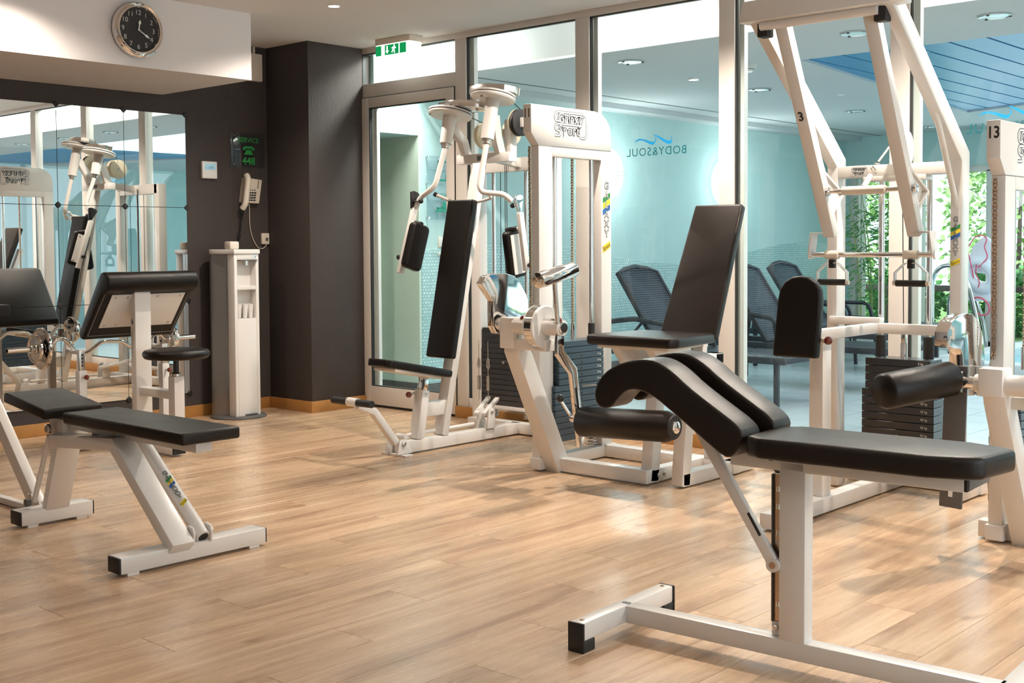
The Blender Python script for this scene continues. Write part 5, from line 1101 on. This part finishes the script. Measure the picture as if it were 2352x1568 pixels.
boxo('plate', 'cream', t, PX, PX+.012, 7.05, 7.20, 1.245, 1.335, bev=.003); boxo('rocker', 'offwhite', t, PX+.012, PX+.016, 7.06, 7.12, 1.255, 1.325, bev=.002); boxo('rocker', 'offwhite', t, PX+.012, PX+.016, 7.13, 7.19, 1.255, 1.325, bev=.002)
t = thing('grab_rail', 'short white wall rail below the light switch behind the glass', 'rail', (PX, 7.15, 1.19))
tube(bm := nb(), [(PX+.05, 7.01, 1.192), (PX+.05, 7.45, 1.192)], .012, 12); obj('bar', bm, 'cream', t); tube(bm := nb(), [(PX, 7.40, 1.192), (PX+.05, 7.40, 1.192)], .010, 10); obj('bracket', bm, 'cream', t); tube(bm := nb(), [(PX, 7.05, 1.192), (PX+.05, 7.05, 1.192)], .010, 10); obj('bracket', bm, 'cream', t)
# pool edge, ladder rails, inflatables
b = nb(); box(b, -4.9, 3.15, 11.2, 11.5, 0, .14); box(b, -4.9, -4.6, 11.5, 14.2, 0, .14); struct('trim_21', b, 'stone', bev=.01).name = 'trim_21'
o = obj('pool_water', box(nb(), -4.6, 3.15, 11.5, 14.2, .02, .05), mat('pool_water', (.25, .62, .72), .03, coat=.3), smooth=False); o['kind'] = 'structure'
t = thing('pool_ladder', 'pair of curved chrome pool handrails seen through machine number 3', 'handrail', (-5.4, 13.2, 0))
tube(bm := nb(), [(-5.526, 13.08, 0), (-5.526, 13.08, .86), (-5.45, 13.08, .99), (-5.33, 13.08, 1.02), (-5.21, 13.08, .98), (-5.12, 13.08, .80), (-5.0, 13.08, .30), (-4.95, 13.08, 0)], .024, 14, .1); obj('handrail', bm, 'chrome', t)
tube(bm := nb(), [(-5.75, 14.1, 0), (-5.75, 14.1, .62), (-5.66, 14.1, .76), (-5.55, 14.1, .77), (-5.45, 14.1, .66), (-5.33, 14.1, .30), (-5.30, 14.1, 0)], .024, 14, .1); obj('handrail', bm, 'chrome', t)
t = thing('inflatable_seat', 'white vinyl pool float with pink piping hanging at the far window', 'pool float', (-5.16, 13.5, .62))
torus(bm := nb(), (-5.15, 13.5, .90), (0, 1, 0), .125, .075, 36, 14, 1.35); obj('ring', bm, 'inflate', t)
prism(bm := nb(), smooth_closed([(-.13, 0), (.13, 0), (.14, .3), (.06, .42), (-.03, .38), (-.14, .25)], 2), (-5.15, 13.52, .92), (1, 0, 0), ZX, -.05); obj('back_part', bm, 'inflate', t, bev=.015, segs=3, ang=60)
boxo('skirt', 'inflate', t, -5.28, -5.03, 13.47, 13.52, .61, .76, bev=.015)
for P in ([(-.13, 0, .26), (-.05, 0, .40), (.04, 0, .43), (.10, 0, .38), (.06, 0, .30), (.11, 0, .18), (.0, 0, .06)], [(-.12, 0, .26), (-.08, 0, .1), (-.05, 0, -.05)], [(-.02, 0, .10), (-.03, 0, 0), (.02, 0, -.1), (.0, 0, -.16)]):
    tube(bm := nb(), [V(-5.15, 13.43, .92)+V(*p) for p in P], .007, 6, .04); obj('piping', bm, 'pink', t)
t = thing('swim_ring', 'thin pink swim ring leaning below the white pool float', 'swim ring', (-5.12, 13.3, .59))
torus(bm := nb(), (-5.08, 13.32, .56), (0, 1, .1), .085, .010, 30, 8, 1.3); obj('tube', bm, 'pink', t)
# bamboo
t = thing('bamboo_plant', 'tall green bamboo in a planter before the far window', 'plant', (-6.45, 13.8, 0))
boxo('planter', 'stone', t, -6.75, -6.15, 13.6, 14.1, .0, .30, bev=.015)
lf = nb()
def leaf(b, p, d_, L_, w):
    d_ = d_.normalized(); s = d_.cross(V(R.uniform(-1, 1), R.uniform(-1, 1), R.uniform(-.5, 1))).normalized()*w; q = p+d_*L_
    m_ = p+d_*L_*.35+V(0, 0, L_*.04)
    vs = [b.verts.new(v) for v in (p, m_+s, q, m_-s)]; b.faces.new(vs)
for i in range(9):
    x, y = -6.45+R.uniform(-.24, .24), 13.85+R.uniform(-.18, .18); h = R.uniform(1.5, 2.1); lx, ly = R.uniform(-.16, .16), R.uniform(-.12, .05)
    pts = [V(x+lx*f*f, y+ly*f*f, .28+(h-.28)*f) for f in (0, .25, .5, .75, 1)]
    tube(bm := nb(), pts, [.010, .009, .008, .006, .004], 6); obj('cane', bm, 'culm', t)
    for k in range(100):
        f = R.random()**.8; p = V(x+lx*f*f, y+ly*f*f, .5+(h-.5)*f); a = R.uniform(0, 2*PI); r_ = R.uniform(.02, .20)
        p2 = p+V(math.cos(a)*r_, math.sin(a)*r_*.7, R.uniform(-.05, .08)); leaf(lf, p2, V(math.cos(a), math.sin(a)*.7, R.uniform(-.9, .1)), R.uniform(.09, .16), R.uniform(.008, .014))
o = obj('leaves', lf, 'leaf', t, smooth=False); o['kind'] = 'stuff'

# ------------------------------------------------------------ garden outside
struct('ground_garden', box(nb(), -30, 14, PY+.2, 32, -.12, -.04), mat('lawn', (.20, .32, .09), .9, noise=.3, nscale=2), smooth=False)
t = thing('garden_rail', 'brown garden railing outside the far window', 'railing', (-4, 16.0, 0))
obj('top_rail', box(nb(), -9, 3, 15.97, 16.03, .61, .69), 'brown', t, bev=.005)
for i in range(9): boxo('baluster', 'brown', t, -8.9+i*1.45, -8.84+i*1.45, 15.97, 16.03, -.04, .62)
SH = [(-11.6, 19.0, .95, 3.0), (-9.15, 18.6, .95, 3.2), (-6.65, 18.9, 1.0, 3.6), (-4.1, 18.6, 1.0, 3.3), (-1.55, 18.9, 1.0, 3.4), (1.0, 18.6, 1.0, 3.3), (-7.6, 17.0, .50, .8), (-6.2, 17.0, .52, .85), (-4.7, 17.0, .52, .8)]
SN = ['leafy shrub behind the bamboo at the left of the garden', 'tall pale green shrub behind the bamboo', 'tallest pale green shrub in the garden behind machine number 3', 'tall pale green shrub behind tower number 13', 'pale green shrub at the right edge behind tower number 13', 'pale green shrub outside the picture at the right', 'low dark green bush below the railing behind the bamboo', 'low dark green bush below the railing behind the ladder', 'low dark green bush below the railing at the right']
for i, (x, y, r_, h) in enumerate(SH):
    t = thing('garden_shrub', SN[i], 'shrub', (x, y, -.04)); b = nb()
    for k in range(3600 if h > 1 else 1300):
        u_ = R.uniform(-1, 1); a = R.uniform(0, 2*PI); q = math.sqrt(1-u_*u_); rr = R.uniform(.72, 1.06)*(1+.14*math.sin(a*5+u_*7))
        p = V(x+r_*q*math.cos(a)*rr, y+r_*q*math.sin(a)*rr, h*.5+h*.52*u_*rr); leaf(b, p, V(math.cos(a)*q+R.uniform(-.8, .8), math.sin(a)*q+R.uniform(-.8, .8), u_+R.uniform(-.7, .7)), R.uniform(.07, .15), R.uniform(.025, .05))
    o = obj('foliage', b, 'leaf2' if h > 1 else 'leaf', t, smooth=False); o['kind'] = 'stuff'
    tube(bm := nb(), [(x, y, -.04), (x+.05, y, h*.7)], [.05, .02], 8); obj('stem', bm, 'brown', t)
